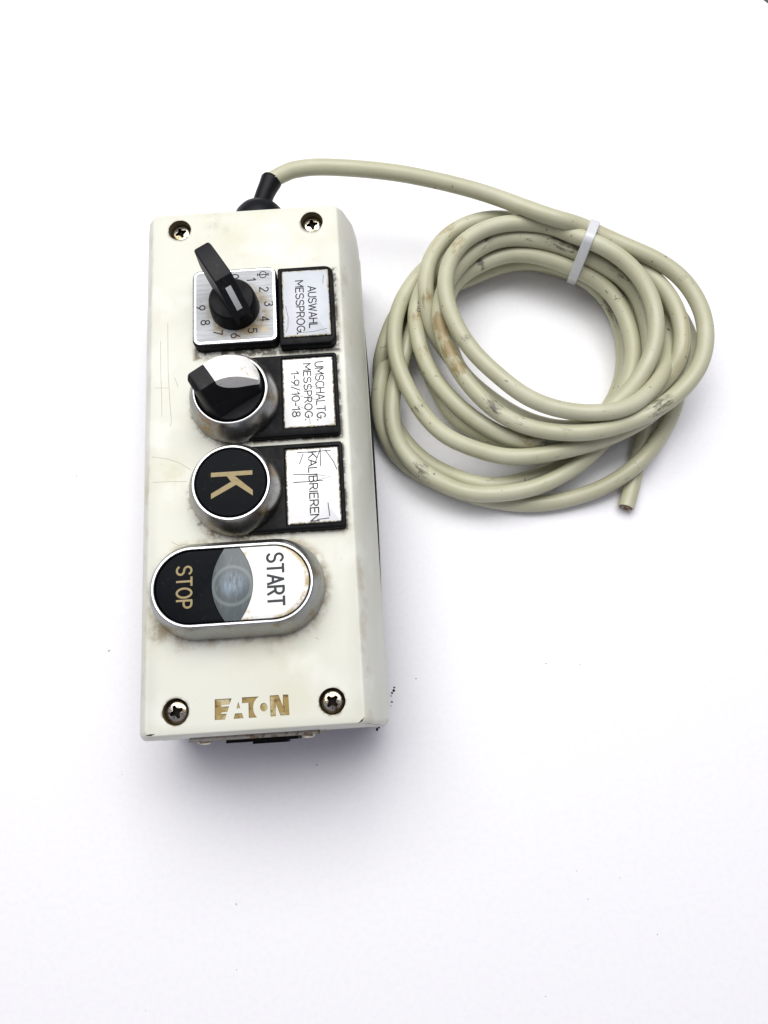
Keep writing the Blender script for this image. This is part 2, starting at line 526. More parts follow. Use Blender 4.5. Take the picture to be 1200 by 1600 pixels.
# ------------------------------------------------------------------ setting: white paper on a dark table
bm = bmesh.new()
ed, nr = Vector((0.633, -0.774, 0)), Vector((0.774, 0.633, 0))
e0 = Vector((249.4, 237.2, 0))
G = 40
grid = []
for i in range(G + 1):
    row = []
    for j in range(G + 1):
        p = e0 + ed * (-750 + 1500 * i / G) - nr * (1500 * j / G)
        row.append(bm.verts.new((p.x, p.y, 0.0)))
    grid.append(row)
for i in range(G):
    for j in range(G):
        bm.faces.new((grid[i][j], grid[i + 1][j], grid[i + 1][j + 1], grid[i][j + 1]))
r_ = bmesh.ops.extrude_face_region(bm, geom=bm.faces[:])
for v in [g for g in r_['geom'] if isinstance(g, bmesh.types.BMVert)]:
    v.co.z -= 0.4
paper = tag(link('paper', bm, PAPER), kind='structure')
paper['label'] = 'white paper sheet under the control box and the cable'
bm = bmesh.new()
prism(bm, rrect(0, 0, 2500, 2500, 40), -40, -4.0)
tag(link('table', bm, TABLE), kind='structure')

# ------------------------------------------------------------------ the control station
st = bpy.data.objects.new('control_station', None)
COL.objects.link(st)
st.empty_display_size = 0.05
tag(st, 'cream plastic control box with black base, four rows of switches and a cable gland', 'control box')

# black base, sides bowed a little outwards
bm = bmesh.new()


def bowed(hw, hh, r, bow):
    o = rrect(0, 0, hw, hh, r, 6)
    out = []
    # subdivide the long sides so that they can bow
    n = len(o)
    for i in range(n):
        a, b = o[i], o[(i + 1) % n]
        out.append(a)
        if abs(a[1] - b[1]) > hh:
            for k in range(1, 24):
                t = k / 24
                y = a[1] + (b[1] - a[1]) * t
                c = 1 - min(1.0, abs((y - 8.0) / 70.0)) ** 2
                out.append((a[0] + math.copysign(bow * max(0, c), a[0]), y))
    return out


loft(bm, [(bowed(39.6, 92.4, 6, .5), 0.0), (bowed(40.4, 93.2, 6, .6), 1.0), (bowed(41.2, 93.8, 6, 1.1), 8), (bowed(41.3, 93.9, 6, 1.25), 16.8)])
link('base', bm, BASEBLK, st)

# cover with drafted sides, screw pockets and a sunk logo
prof = [(41.5, 95.3, 3.0, 17.0), (41.75, 95.5, 3.2, 17.3), (41.75, 95.5, 3.2, 20.2), (41.45, 95.3, 3.0, 20.6), (41.4, 95.3, 3.0, 28.0), (40.9, 95.3, 2.9, 36.0),
        (39.7, 95.25, 2.6, 44.0), (36.7, 94.9, 2.3, 52.4), (34.75, 94.1, 2.0, 55.45), (34.4, 93.85, 1.9, 55.85), (34.0, 93.58, 1.8, 56.0)]
bm = bmesh.new()
loft(bm, [(rrect(0, 0, a, b, r, 8), z) for a, b, r, z in prof])
lid = link('cover', bm, [CREAM, LOGOWALL], st)


def LG(Xp, Yp):
    u = (Xp - 92) / 980.0
    return (-12.5 + u * 23.2, -90.15 + (430 - 68 * u - Yp) / 270.0 * 6.3)


LOGO = [
    [(92, 160), (318, 145), (288, 226), (180, 238), (180, 258), (283, 250), (259, 322), (180, 333), (180, 352), (250, 346), (228, 423), (92, 431)],
    [(405, 190), (432, 275), (382, 280)],
    [(360, 345), (452, 338), (472, 405), (343, 415)],
    [(455, 133), (678, 120), (640, 155), (612, 200), (600, 262), (607, 320), (625, 362), (650, 393), (542, 401), (540, 203), (456, 210)],
    [(743 + 49 * math.cos(a * math.pi / 12), 260 - 56 * math.sin(a * math.pi / 12)) for a in range(24)],
    [(825, 108), (942, 98), (996, 246), (1000, 95), (1072, 92), (1080, 362), (960, 369), (907, 214), (900, 376), (830, 382)],
]
SCREWS = [(-24.4, 87.2, 0.35, 54.3), (24.8, 87.3, 0.15, 54.3), (-24.8, -86.9, 0.42, 55.2), (24.4, -86.8, 0.78, 55.3)]
bm = bmesh.new()
for poly in LOGO:
    prism(bm, [LG(*p) for p in poly], F - 0.55, F + 1.0)
for sx, sy, a, top in SCREWS:
    loft(bm, [(circle(sx, sy, 3.95, 40), 51.5), (circle(sx, sy, 4.1, 40), 55.2), (circle(sx, sy, 4.3, 40), 57.0)])
cut = link('cutter', bm, LOGOWALL)
boolean_cut(lid, cut)

bm = bmesh.new()
for poly in LOGO:
    pts = [LG(*p) for p in poly]
    c = (sum(p[0] for p in pts) / len(pts), sum(p[1] for p in pts) / len(pts))
    prism(bm, pts, F - 0.54, F - 0.36)
link('logo', bm, LOGOGOLD, lid)

# scratches on the cover, as thin dark marks
bm = bmesh.new()
SCR = [
    [(-31.0 + .0, 42), (-30.8, 30), (-30.4, 20.5), (-30.2, 13.0)],
    [(-28.5, 49), (-28.2, 30), (-27.6, 20), (-26.9, 11.0), (-27.2, 9.2)],
    [(-33.0, 24.0), (-28.0, 23.6)],
    [(-25.9, 27.5), (-24.6, 23.6)],
    [(-33.5, -1.6), (-28.5, -2.6), (-24.0, -4.4), (-20.0, -7.3)],
    [(-33.0, -10.8), (-27.0, -10.9), (-21.5, -11.3)],
    [(-26.5, -32.0), (-24.0, -33.4), (-21.5, -33.0)],
    [(20.0, -66.5), (21.0, -67.3)],
]
for ln in SCR:
    tube(bm, [(x, y, F + .004) for x, y in ln], .065, n=6, flat=.2)
tag(link('scratch_mark', bm, Mat('scratch_grime', (0.30, 0.28, 0.22), 0.7, spec=0.2).m, lid), kind='stuff')

bm = bmesh.new()
tube(bm, [(32.3, -93.85, 55.85), (33.3, -93.3, 55.9), (34.25, -92.2, 55.85)], [.1, .32, .12], n=6, flat=.6)
tube(bm, [(-33.9, -93.35, 55.9), (-32.6, -93.4, 55.95), (-31.3, -93.3, 55.98)], [.12, .34, .1], n=6, flat=.4)
tube(bm, [(34.0, -93.95, 55.5), (36.6, -94.55, 54.4), (40.0, -95.2, 42.0)], [.03, .05, .03], n=6)
tag(link('edge_nick', bm, SPECK_, lid), kind='stuff')

# cover screws
for sx, sy, a, top in SCREWS:
    bm = bmesh.new()
    loft(bm, [(circle(sx, sy, 3.75, 36), 51.5), (circle(sx, sy, 3.8, 36), top - 1.0), (circle(sx, sy, 3.5, 36), top - .55), (circle(sx, sy, 2.6, 36), top - .18), (circle(sx, sy, 1.4, 36), top)])
    s_o = link('cover_screw', bm, [STEEL, HOLE], st)
    bm = bmesh.new()
    cr = []
    w, l = .55, 2.15
    for q in range(4):
        for px, py in ((l, -w * .75), (l, w * .75), (w * 1.5, w * 1.5)):
            ang = q * math.pi / 2 + a
            cr.append((sx + px * math.cos(ang) - py * math.sin(ang), sy + px * math.sin(ang) + py * math.cos(ang)))
    prism(bm, cr, top - 1.8, top + 1)
    boolean_cut(s_o, link('cutter', bm, HOLE))
    # fine pozidriv ticks
    bm = bmesh.new()
    for q in range(4):
        ang = q * math.pi / 2 + a + math.pi / 4
        p0 = [sx + 1.2 * math.cos(ang), sy + 1.2 * math.sin(ang), top - .05]
        p1 = [sx + 2.3 * math.cos(ang), sy + 2.3 * math.sin(ang), top - .12]
        tube(bm, [p0, p1], .12, n=6)
    link('tick_mark', bm, HOLE, s_o)


def frame_plate(bm, cx, cy, hw, hh, r, z1, hole=None, hz=None):
    """bevelled plate from the cover's face up to z1, with a sunk window"""
    rings = [(rrect(cx, cy, hw, hh, r, 6), F - .2), (rrect(cx, cy, hw, hh, r, 6), z1 - .5), (rrect(cx, cy, hw - .18, hh - .18, r, 6), z1 - .15), (rrect(cx, cy, hw - .5, hh - .5, r, 6), z1)]
    if hole:
        hx, hy, w2, h2, r2 = hole
        rings += [(rrect(hx, hy, w2 + .25, h2 + .25, r2, 6), z1), (rrect(hx, hy, w2, h2, r2, 6), z1 - .25), (rrect(hx, hy, w2, h2, r2, 6), hz)]
    loft(bm, rings)


# row 1: rotary switch with dial, and its label holder
bm = bmesh.new()
frame_plate(bm, DX, DY - .2, 15.0, 14.9, 2.6, F + 4.7)
rot = link('rotary_switch', bm, BLACK, st)
bm = bmesh.new()
loft(bm, [(rrect(DX, DY, 14.6, 14.5, 2.3, 6), F + 4.65), (rrect(DX, DY, 14.6, 14.5, 2.3, 6), F + 4.95), (rrect(DX, DY, 14.1, 14.0, 1.9, 6), F + 5.15), (rrect(DX, DY, 13.75, 13.65, 1.6, 6), F + 5.1)], mif=[1, 1, 1, 0])
link('dial_plate', bm, [SILVER, SILVEREDGE], rot)
bm = bmesh.new()
ZD = F + 5.12
for dgt in range(10):
    a = math.radians(90 - 30 * dgt)
    cx, cy = DX + 0.1 + 12.1 * math.cos(a), DY - 0.2 + 11.7 * math.sin(a)
    wd = GL[str(dgt)][0] * 3.0
    stroke_text(bm, str(dgt), cx - 1.5, cy + wd / 2, ZD, 3.0, wd, .44)
cx, cy = 6.9, 63.0
tube(bm, [(cx + 1.25 * math.cos(t * math.pi / 12), cy + 1.25 * math.sin(t * math.pi / 12), ZD) for t in range(25)], .17, n=6, flat=.3)
tube(bm, [(cx - 1.9, cy, ZD), (cx + 1.9, cy, ZD)], .17, n=6, flat=.3)
for s in (-1, 1):
    tube(bm, [(cx + s * 1.9, cy - .6, ZD), (cx + s * 1.9, cy + .6, ZD)], .17, n=6, flat=.3)
link('dial_numerals', bm, INK, rot)
KX, KY = -3.2, 50.3
bm = bmesh.new()
loft(bm, [(circle(KX, KY, 8.7), F + 5.0), (circle(KX, KY, 8.6), F + 7.0), (circle(KX, KY, 8.25), F + 10.2), (circle(KX, KY, 8.0), F + 11.2), (circle(KX, KY, 7.4), F + 11.75), (circle(KX, KY, 4.0), F + 12.1)])
kn = link('knob', bm, BLACK, rot)
ax = Vector((-.50, .866, 0)).normalized()
sd = Vector((ax.y, -ax.x, 0))


def hp(s, t, z):
    return (KX + ax.x * s + sd.x * t, KY + ax.y * s + sd.y * t, z)


bm = bmesh.new()
secs = [(-8.1, 2.2, 2.5, 65.6, 61.2), (-7.9, 2.55, 2.75, 67.2, 61.2), (-7.0, 2.7, 3.0, 69.2, 61.2), (0.0, 2.75, 3.1, 79.6, 62.0), (0.5, 2.75, 3.1, 80.1, 62.5), (1.4, 2.75, 3.1, 80.35, 64), (7.0, 2.7, 3.0, 80.5, 66.5), (13.6, 2.6, 2.85, 80.3, 70.5), (14.9, 2.45, 2.7, 79.9, 71.5), (15.5, 2.1, 2.3, 79.2, 72.4)]
rings = []
for s, wt, wb, zt, zb in secs:
    wt *= 1.18; wb *= 1.14
    c = .45
    rings.append([bm.verts.new(hp(s, t, z)) for t, z in ((-wb, zb), (-wt, zt - c), (-wt + c, zt), (wt - c, zt), (wt, zt - c), (wb, zb))])
for a in range(len(rings) - 1):
    for i in range(6):
        j = (i + 1) % 6
        bm.faces.new((rings[a][i], rings[a][j], rings[a + 1][j], rings[a + 1][i]))
bm.faces.new(rings[0][::-1]); bm.faces.new(rings[-1])
link('handle', bm, HANDLE, rot, smooth=28)
bm = bmesh.new()


def slope(s):
    return 69.2 + (s + 7.0) * (79.6 - 69.2) / 7.0


q = [hp(s, t, slope(s) + dz) for dz in (-.3, .05) for s, t in ((-6.6, -1.05), (-6.6, 1.0), (-1.6, 1.0), (-1.6, -1.05))]
v = [bm.verts.new(p) for p in q]
for f in ((0, 1, 2, 3), (4, 5, 6, 7), (0, 1, 5, 4), (1, 2, 6, 5), (2, 3, 7, 6), (3, 0, 4, 7)):
    bm.faces.new([v[i] for i in f])
link('pointer_mark', bm, MARKW, rot)

lab = []
# holders: (outer rect, radius, top, window)
bm = bmesh.new()
frame_plate(bm, 22.0, DY - 1.2, 9.9, 15.3, (3.0, .6, .6, 3.0), F + 4.6, (21.9, DY - .6, 8.5, 13.2, .5), F + 4.3)
h1 = link('label_holder', bm, BLACK, st)
h1['label'] = 'small holder for the top label beside the dial'
bm = bmesh.new()
frame_plate(bm, 6.2, RY2 + .2, 25.4, 15.2, (1.2, 15.1, 15.1, 1.2), F + 2.9, (21.3, RY2 + .9, 9.1, 13.2, .4), F + 2.3)
h2 = link('label_holder', bm, BLACK, st)
bm = bmesh.new()
frame_plate(bm, 6.3, RY3 - .1, 25.6, 15.1, (1.2, 15.0, 15.0, 1.2), F + 2.9, (21.5, RY3 - .1, 9.2, 13.5, .4), F + 2.3)
h3 = link('label_holder', bm, BLACK, st)
for h, (cx, cy, hw, hh), zt, base, wear, seed, lines, w, extra in (
        (h1, (21.9, DY - .6, 8.3, 13.0), F + 4.85, (0.55, 0.58, 0.61), .8, 1,
         [('AUSWAHL', 22.8, 57.2, 2.75, 16.4), ('MESSPROG.', 18.4, 59.7, 2.7, 21.0)], .42,
         [[(14.6, 50.0), (15.4, 45.5), (15.2, 41.5), (14.4, 39.6)], [(28.5, 61.5), (28.2, 58.0)], [(18.0, 39.2), (24.0, 39.3), (29.0, 40.2)]]),
        (h2, (21.3, RY2 + .9, 8.9, 13.0), F + 2.7, (0.86, 0.86, 0.85), 1.0, 12,
         [('UMSCHALTG.', 23.9, 28.6, 2.85, 21.8), ('MESSPROG.', 19.8, 28.2, 2.5, 21.0), ('1-9/10-18', 15.5, 25.5, 2.6, 16.9)], .40,
         [[(16.5, 13.0), (20.5, 11.0)], [(15.0, 20.5), (25.5, 19.0)], [(21.3, 8.2), (21.4, 5.6)], [(16.0, 16.9), (24.5, 14.2)]]),
        (h3, (21.5, RY3 - .1, 9.0, 13.2), F + 2.7, (0.87, 0.87, 0.86), 1.0, 23,
         [('KALIBRIEREN', 20.25, -4.6, 2.75, 24.1)], .42,
         [[(14.9, -12.2), (22.0, -12.6), (27.6, -13.6), (22.0, -15.0), (14.9, -14.9)], [(15.1, -15.0), (24.9, -14.9)], [(24.4, -3.6), (24.3, -9.8)], [(24.4, -3.7), (22.6, -8.3)], [(26.0, -4.0), (28.6, -8.2), (29.8, -11.4)], [(18.6, -5.0), (17.2, -8.6)], [(26.2, -22.6), (26.6, -27.4)], [(22.4, -28.3), (26.4, -28.0)], [(16.5, -4.5), (28.0, -4.4)]])):
    bm = bmesh.new()
    loft(bm, [(rrect(cx, cy, hw, hh, .5, 4), zt - .6), (rrect(cx, cy, hw, hh, .5, 4), zt - .12), (rrect(cx, cy, hw - .15, hh - .15, .5, 4), zt)])
    link('label_insert', bm, label_mat('label_card', base, cx, cy, hw, hh, wear, seed), h)
    bm = bmesh.new()
    for txt, x0, y0, hh_, ln in lines:
        stroke_text(bm, txt, x0, y0, zt + .01, hh_, ln, w, gap=.17)
    link('label_lettering', bm, INK, h)
    bm = bmesh.new()
    for ln in extra:
        tube(bm, [(x, y, zt + .012) for x, y in ln], .15 if h is h3 else .075, n=6, flat=.25)
    tag(link('scratch_mark', bm, INK, h), kind='stuff')

# round bezels
BZ = [(0, 0.2, 0), (0.25, .9, 0), (0.25, 2.6, 0), (-.1, 4.4, 0), (-.75, 7.0, 0), (-1.7, 9.4, 0), (-2.35, 10.7, 0), (-2.7, 11.2, 0), (-2.85, 11.36, 1), (-3.4, 11.36, 1), (-3.62, 11.1, 2), (-3.75, 10.2, 2), (-3.78, 7.5, 2)]


def bezel(bm, outline, thin=False):
    bz = [(-3.15 if thin and z == 11.36 and o > -3 else o, z, m) for o, z, m in BZ]
    rings = [(outline(o), F + z) for o, z, m in bz]
    loft(bm, rings, cap1=True, mif=[m for o, z, m in bz])


# row 2: two-position selector
bm = bmesh.new()
bezel(bm, lambda o: circle(RX, RY2, 15.4 + o, 72), thin=True)
sel = link('selector_switch', bm, [CHROME, RIM, BLACK], st)
bm = bmesh.new()
loft(bm, [(circle(RX, RY2, 11.3), F + 7.6), (circle(RX, RY2, 11.3), F + 11.0), (circle(RX, RY2, 10.9), F + 11.5), (circle(RX, RY2, 6), F + 11.6)])
# the raised grip: a skin over (t along the grip, v across)
gx = Vector((.85, .53, 0)).normalized()
gy = Vector((-gx.y, gx.x, 0))
NT, NV = 56, 8


def grip(t, side, v):
    """v 0 = top edge, 1 = foot"""
    if t < -4:
        zt = 84.0 + (t + 10.5) * .02
        wt = 3.5
    else:
        u = min(1, (t + 4) / 15.2)
        zt = 84.0 - 1.2 * u - 12.0 * u ** 2.3
        wt = 3.5 + 0.7 * math.sin(math.pi * min(1, u * 1.0)) * (1 - .3 * u)
    if t < -8.6:                   # the nose is rounded off
        e_ = (-8.6 - t) / 1.8
        wt -= 1.3 * e_ ** 2
        zt -= 1.1 * e_ ** 2
    lim = math.sqrt(max(0.6, 11.0 ** 2 - t * t))
    wt = min(wt, lim)
    wb = min(7.4, lim)
    zb = F + 11.3
    if side == -1 and t > -4:      # the near flank spreads out over the disc
        wt = min(3.5 + 3.6 * min(1, (t + 4) / 13.0) ** 1.6, lim - .15)
        wb = min(max(7.4, wt + .5), lim)
    w = wt + (wb - wt) * (v ** 2.0)
    z = zt + (zb - zt) * (1 - (1 - v) ** 1.25)
    return RX + gx.x * t + gy.x * side * w, RY2 + gx.y * t + gy.y * side * w, z


def white_edge(t):
    return max(.05, .42 * math.sqrt(max(0, 1 - ((t - 3.6) / 7.4) ** 2)))


bw = bmesh.new()
ts = [-10.4 + 21.3 * i / NT for i in range(NT + 1)]
T0 = -3.6
for target, cond in ((bm, False), (bw, True)):
    cache = {}

    def gv(i, side, k):
        key = (i, side, k)
        if key not in cache:
            t = ts[i]
            if k == 'c':
                p = grip(t, 1, 0); q_ = grip(t, -1, 0)
                co = ((p[0] + q_[0]) / 2, (p[1] + q_[1]) / 2, p[2] + .35)
            else:
                v_ = k / NV
                if side == -1:
                    lm = white_edge(t)
                    v_ = lm * k / 3 if k <= 3 else lm + (1 - lm) * (k - 3) / (NV - 3)
                co = grip(t, side, min(1.0, max(0.0, v_)))
            if cond:   # the white piece stands a hair proud
                co = (co[0], co[1] - (0.05 if side == -1 and k != 'c' else 0), co[2] + .05)
            cache[key] = target.verts.new(co)
        return cache[key]
    for i in range(NT):
        for side in (-1, 1):
            cols = ['c'] + list(range(NV + 1))
            for a, b in zip(cols, cols[1:]):
                tm = (ts[i] + ts[i + 1]) / 2
                kk = 0 if a == 'c' else (a + .5) / NV
                white = tm > T0 and (side == 1 or a == 'c' or a < 3)
                if white == cond:
                    f = target.faces.new((gv(i, side, a), gv(i + 1, side, a), gv(i + 1, side, b), gv(i, side, b)))
    if not cond:
        e = [gv(0, -1, k) for k in range(NV, -1, -1)] + [gv(0, 1, k) for k in range(NV + 1)]
        target.faces.new(e)
skn = link('selector_knob', bm, HANDLE, sel, smooth=40)
link('white_cap', bw, WHITECAP, sel, smooth=40)

# row 3: push button
bm = bmesh.new()
bezel(bm, lambda o: circle(RX, RY3, 15.4 + o, 72))
pb = link('push_button', bm, [CHROME, RIM, BLACK], st)
bm = bmesh.new()
loft(bm, [(circle(RX, RY3, 11.5), F + 7.6), (circle(RX, RY3, 11.5), F + 10.9), (circle(RX, RY3, 11.15), F + 11.35), (circle(RX, RY3, 8), F + 11.6), (circle(RX, RY3, 4), F + 11.75)])
link('button_cap', bm, SATIN, pb)
K = [(0, 0), (1.6, 0), (1.6, 5.4), (3.7, 6.8), (7.6, 0), (9.5, 0), (4.9, 8.5), (9.2, 14), (7.2, 14), (1.6, 8.0), (1.6, 14), (0, 14)]
bm = bmesh.new()
prism(bm, [(-10.6 + b * .96, -13.0 - a * .93 + .2) for a, b in K], F + 11.5, F + 11.86)
link('button_letter', bm, GOLD, pb)

# row 4: double push button with lamp lens
bm = bmesh.new()
bezel(bm, lambda o: rrect(RX, RY4, 28.1 + o, 15.4 + o, 15.4 + o, 18))
db = link('double_push_button', bm, [CHROME, RIM, BLACK], st)


def lens_x(y, side):
    """edge of the lamp lens at height y (bulging arcs)"""
    u = (y - RY4) / 11.6
    return RX + side * (2.3 + 4.1 * (1 - u * u))


HH, HL = 11.45, 24.1
ys = [RY4 - HH + 2 * HH * i / 24 for i in range(25)]


def half(side):
    pts = []
    n = 24
    for i in range(n + 1):
        a = -math.pi / 2 + math.pi * i / n
        pts.append((RX + side * (HL - HH + HH * math.cos(a)), RY4 + HH * math.sin(a)))
    pts += [(lens_x(y, side) + side * .12, y) for y in reversed(ys)]
    return pts


def shrink(pts, d):
    cx = sum(p[0] for p in pts) / len(pts); cy = sum(p[1] for p in pts) / len(pts)
    out = []
    for x, y in pts:
        l = math.hypot(x - cx, y - cy)
        out.append((x - (x - cx) / l * d, y - (y - cy) / l * d))
    return out


for side, nm, mt, zt in ((-1, 'stop_button', SATIN, F + 10.9), (1, 'start_button', WHITEBTN, F + 11.5)):
    o = half(side)
    bm = bmesh.new()
    loft(bm, [(o, F + 7.6), (o, zt - .35), (shrink(o, .12), zt - .1), (shrink(o, .4), zt)])
    link(nm, bm, mt, db)
bm = bmesh.new()
lo = [(lens_x(y, 1), y) for y in ys] + [(lens_x(y, -1), y) for y in reversed(ys)]
cl = (RX, RY4)
loft(bm, [(lo, F + 7.6), (lo, F + 11.1)] + [([(cl[0] + (x - cl[0]) * s, cl[1] + (y - cl[1]) * s) for x, y in lo], F + 11.1 + 1.0 * (1 - s ** 2.2)) for s in (.97, .85, .65, .4, .15)])
link('indicator_lens', bm, LENS, db, smooth=50)
bm = bmesh.new()
stroke_text(bm, 'STOP', -21.7, -43.0, F + 10.92, 4.6, 13.0, .68, gap=.22, flat=.12)
link('stop_lettering', bm, GOLD, db)
bm = bmesh.new()
stroke_text(bm, 'START', 6.9, -40.8, F + 11.52, 4.9, 16.3, .84, gap=.2, flat=.1)
link('start_lettering', bm, INKGREY, db)

# end plate with two screws and a black socket on the near end
bm = bmesh.new()
vs = []
for z0, z1, x0, x1, y0, y1 in ((24, 47.0, -23.0, 19.4, -96.5, -95.2),):
    loft(bm, [([(x0, y0), (x1, y0), (x1, y1), (x0, y1)], z0), ([(x0, y0), (x1, y0), (x1, y1), (x0, y1)], z1 - .3), ([(x0 + .3, y0 + .3), (x1 - .3, y0 + .3), (x1 - .3, y1), (x0 + .3, y1)], z1)])
ep = link('end_plate', bm, PLATE, st)
for sx in (-18.9, 15.0):
    bm = bmesh.new()
    prof_ = [(0.0, 2.3), (.7, 2.25), (1.2, 1.7), (1.45, .7)]
    rings = [[bm.verts.new((sx + r * math.cos(2 * math.pi * i / 20), -96.5 - d * .75, 42.0 + r * math.sin(2 * math.pi * i / 20))) for i in range(20)] for d, r in prof_]
    for a in range(3):
        for i in range(20):
            bm.faces.new((rings[a][i], rings[a][(i + 1) % 20], rings[a + 1][(i + 1) % 20], rings[a + 1][i]))
    bm.faces.new(rings[-1])
    link('plate_screw', bm, STEEL, ep)
bm = bmesh.new()
prism(bm, [(-12.4, -97.6), (11.4, -97.6), (11.4, -96.45), (-12.4, -96.45)], 28, 40)
prism(bm, [(-4.3, -98.4), (7.4, -98.4), (7.4, -97.55), (-4.3, -97.55)], 29, 36)
link('socket', bm, BASEBLK, ep)

# cable gland on the far end
bm = bmesh.new()
gc = Vector((2.6, 0, 36.0))
prof_ = [(94.5, 10.2), (97.5, 10.2), (98.2, 10.6), (103.2, 10.5), (106.2, 9.7), (108.5, 8.0), (110.1, 5.6), (110.9, 4.2)]
rings = [[bm.verts.new((gc.x + r * math.cos(2 * math.pi * i / 40), y, gc.z + r * math.sin(2 * math.pi * i / 40))) for i in range(40)] for y, r in prof_]
for a in range(len(rings) - 1):
    for i in range(40):
        bm.faces.new((rings[a][i], rings[a][(i + 1) % 40], rings[a + 1][(i + 1) % 40], rings[a + 1][i]))
bm.faces.new(rings[0]); bm.faces.new(rings[-1])
gl = link('cable_gland', bm, RUBBER, st)
bm = bmesh.new()
tube(bm, [(3.0, 108.0, 36), (3.6, 112.2, 36), (4.9, 116.2, 36), (6.2, 119.2, 36), (7.6, 122.2, 36.1), (7.9, 122.9, 36.1), (7.5, 122.0, 36.1)], [3.9, 3.75, 3.75, 3.95, 4.35, 3.95, 3.2], n=28)
link('gland_sleeve', bm, RUBBER, gl)

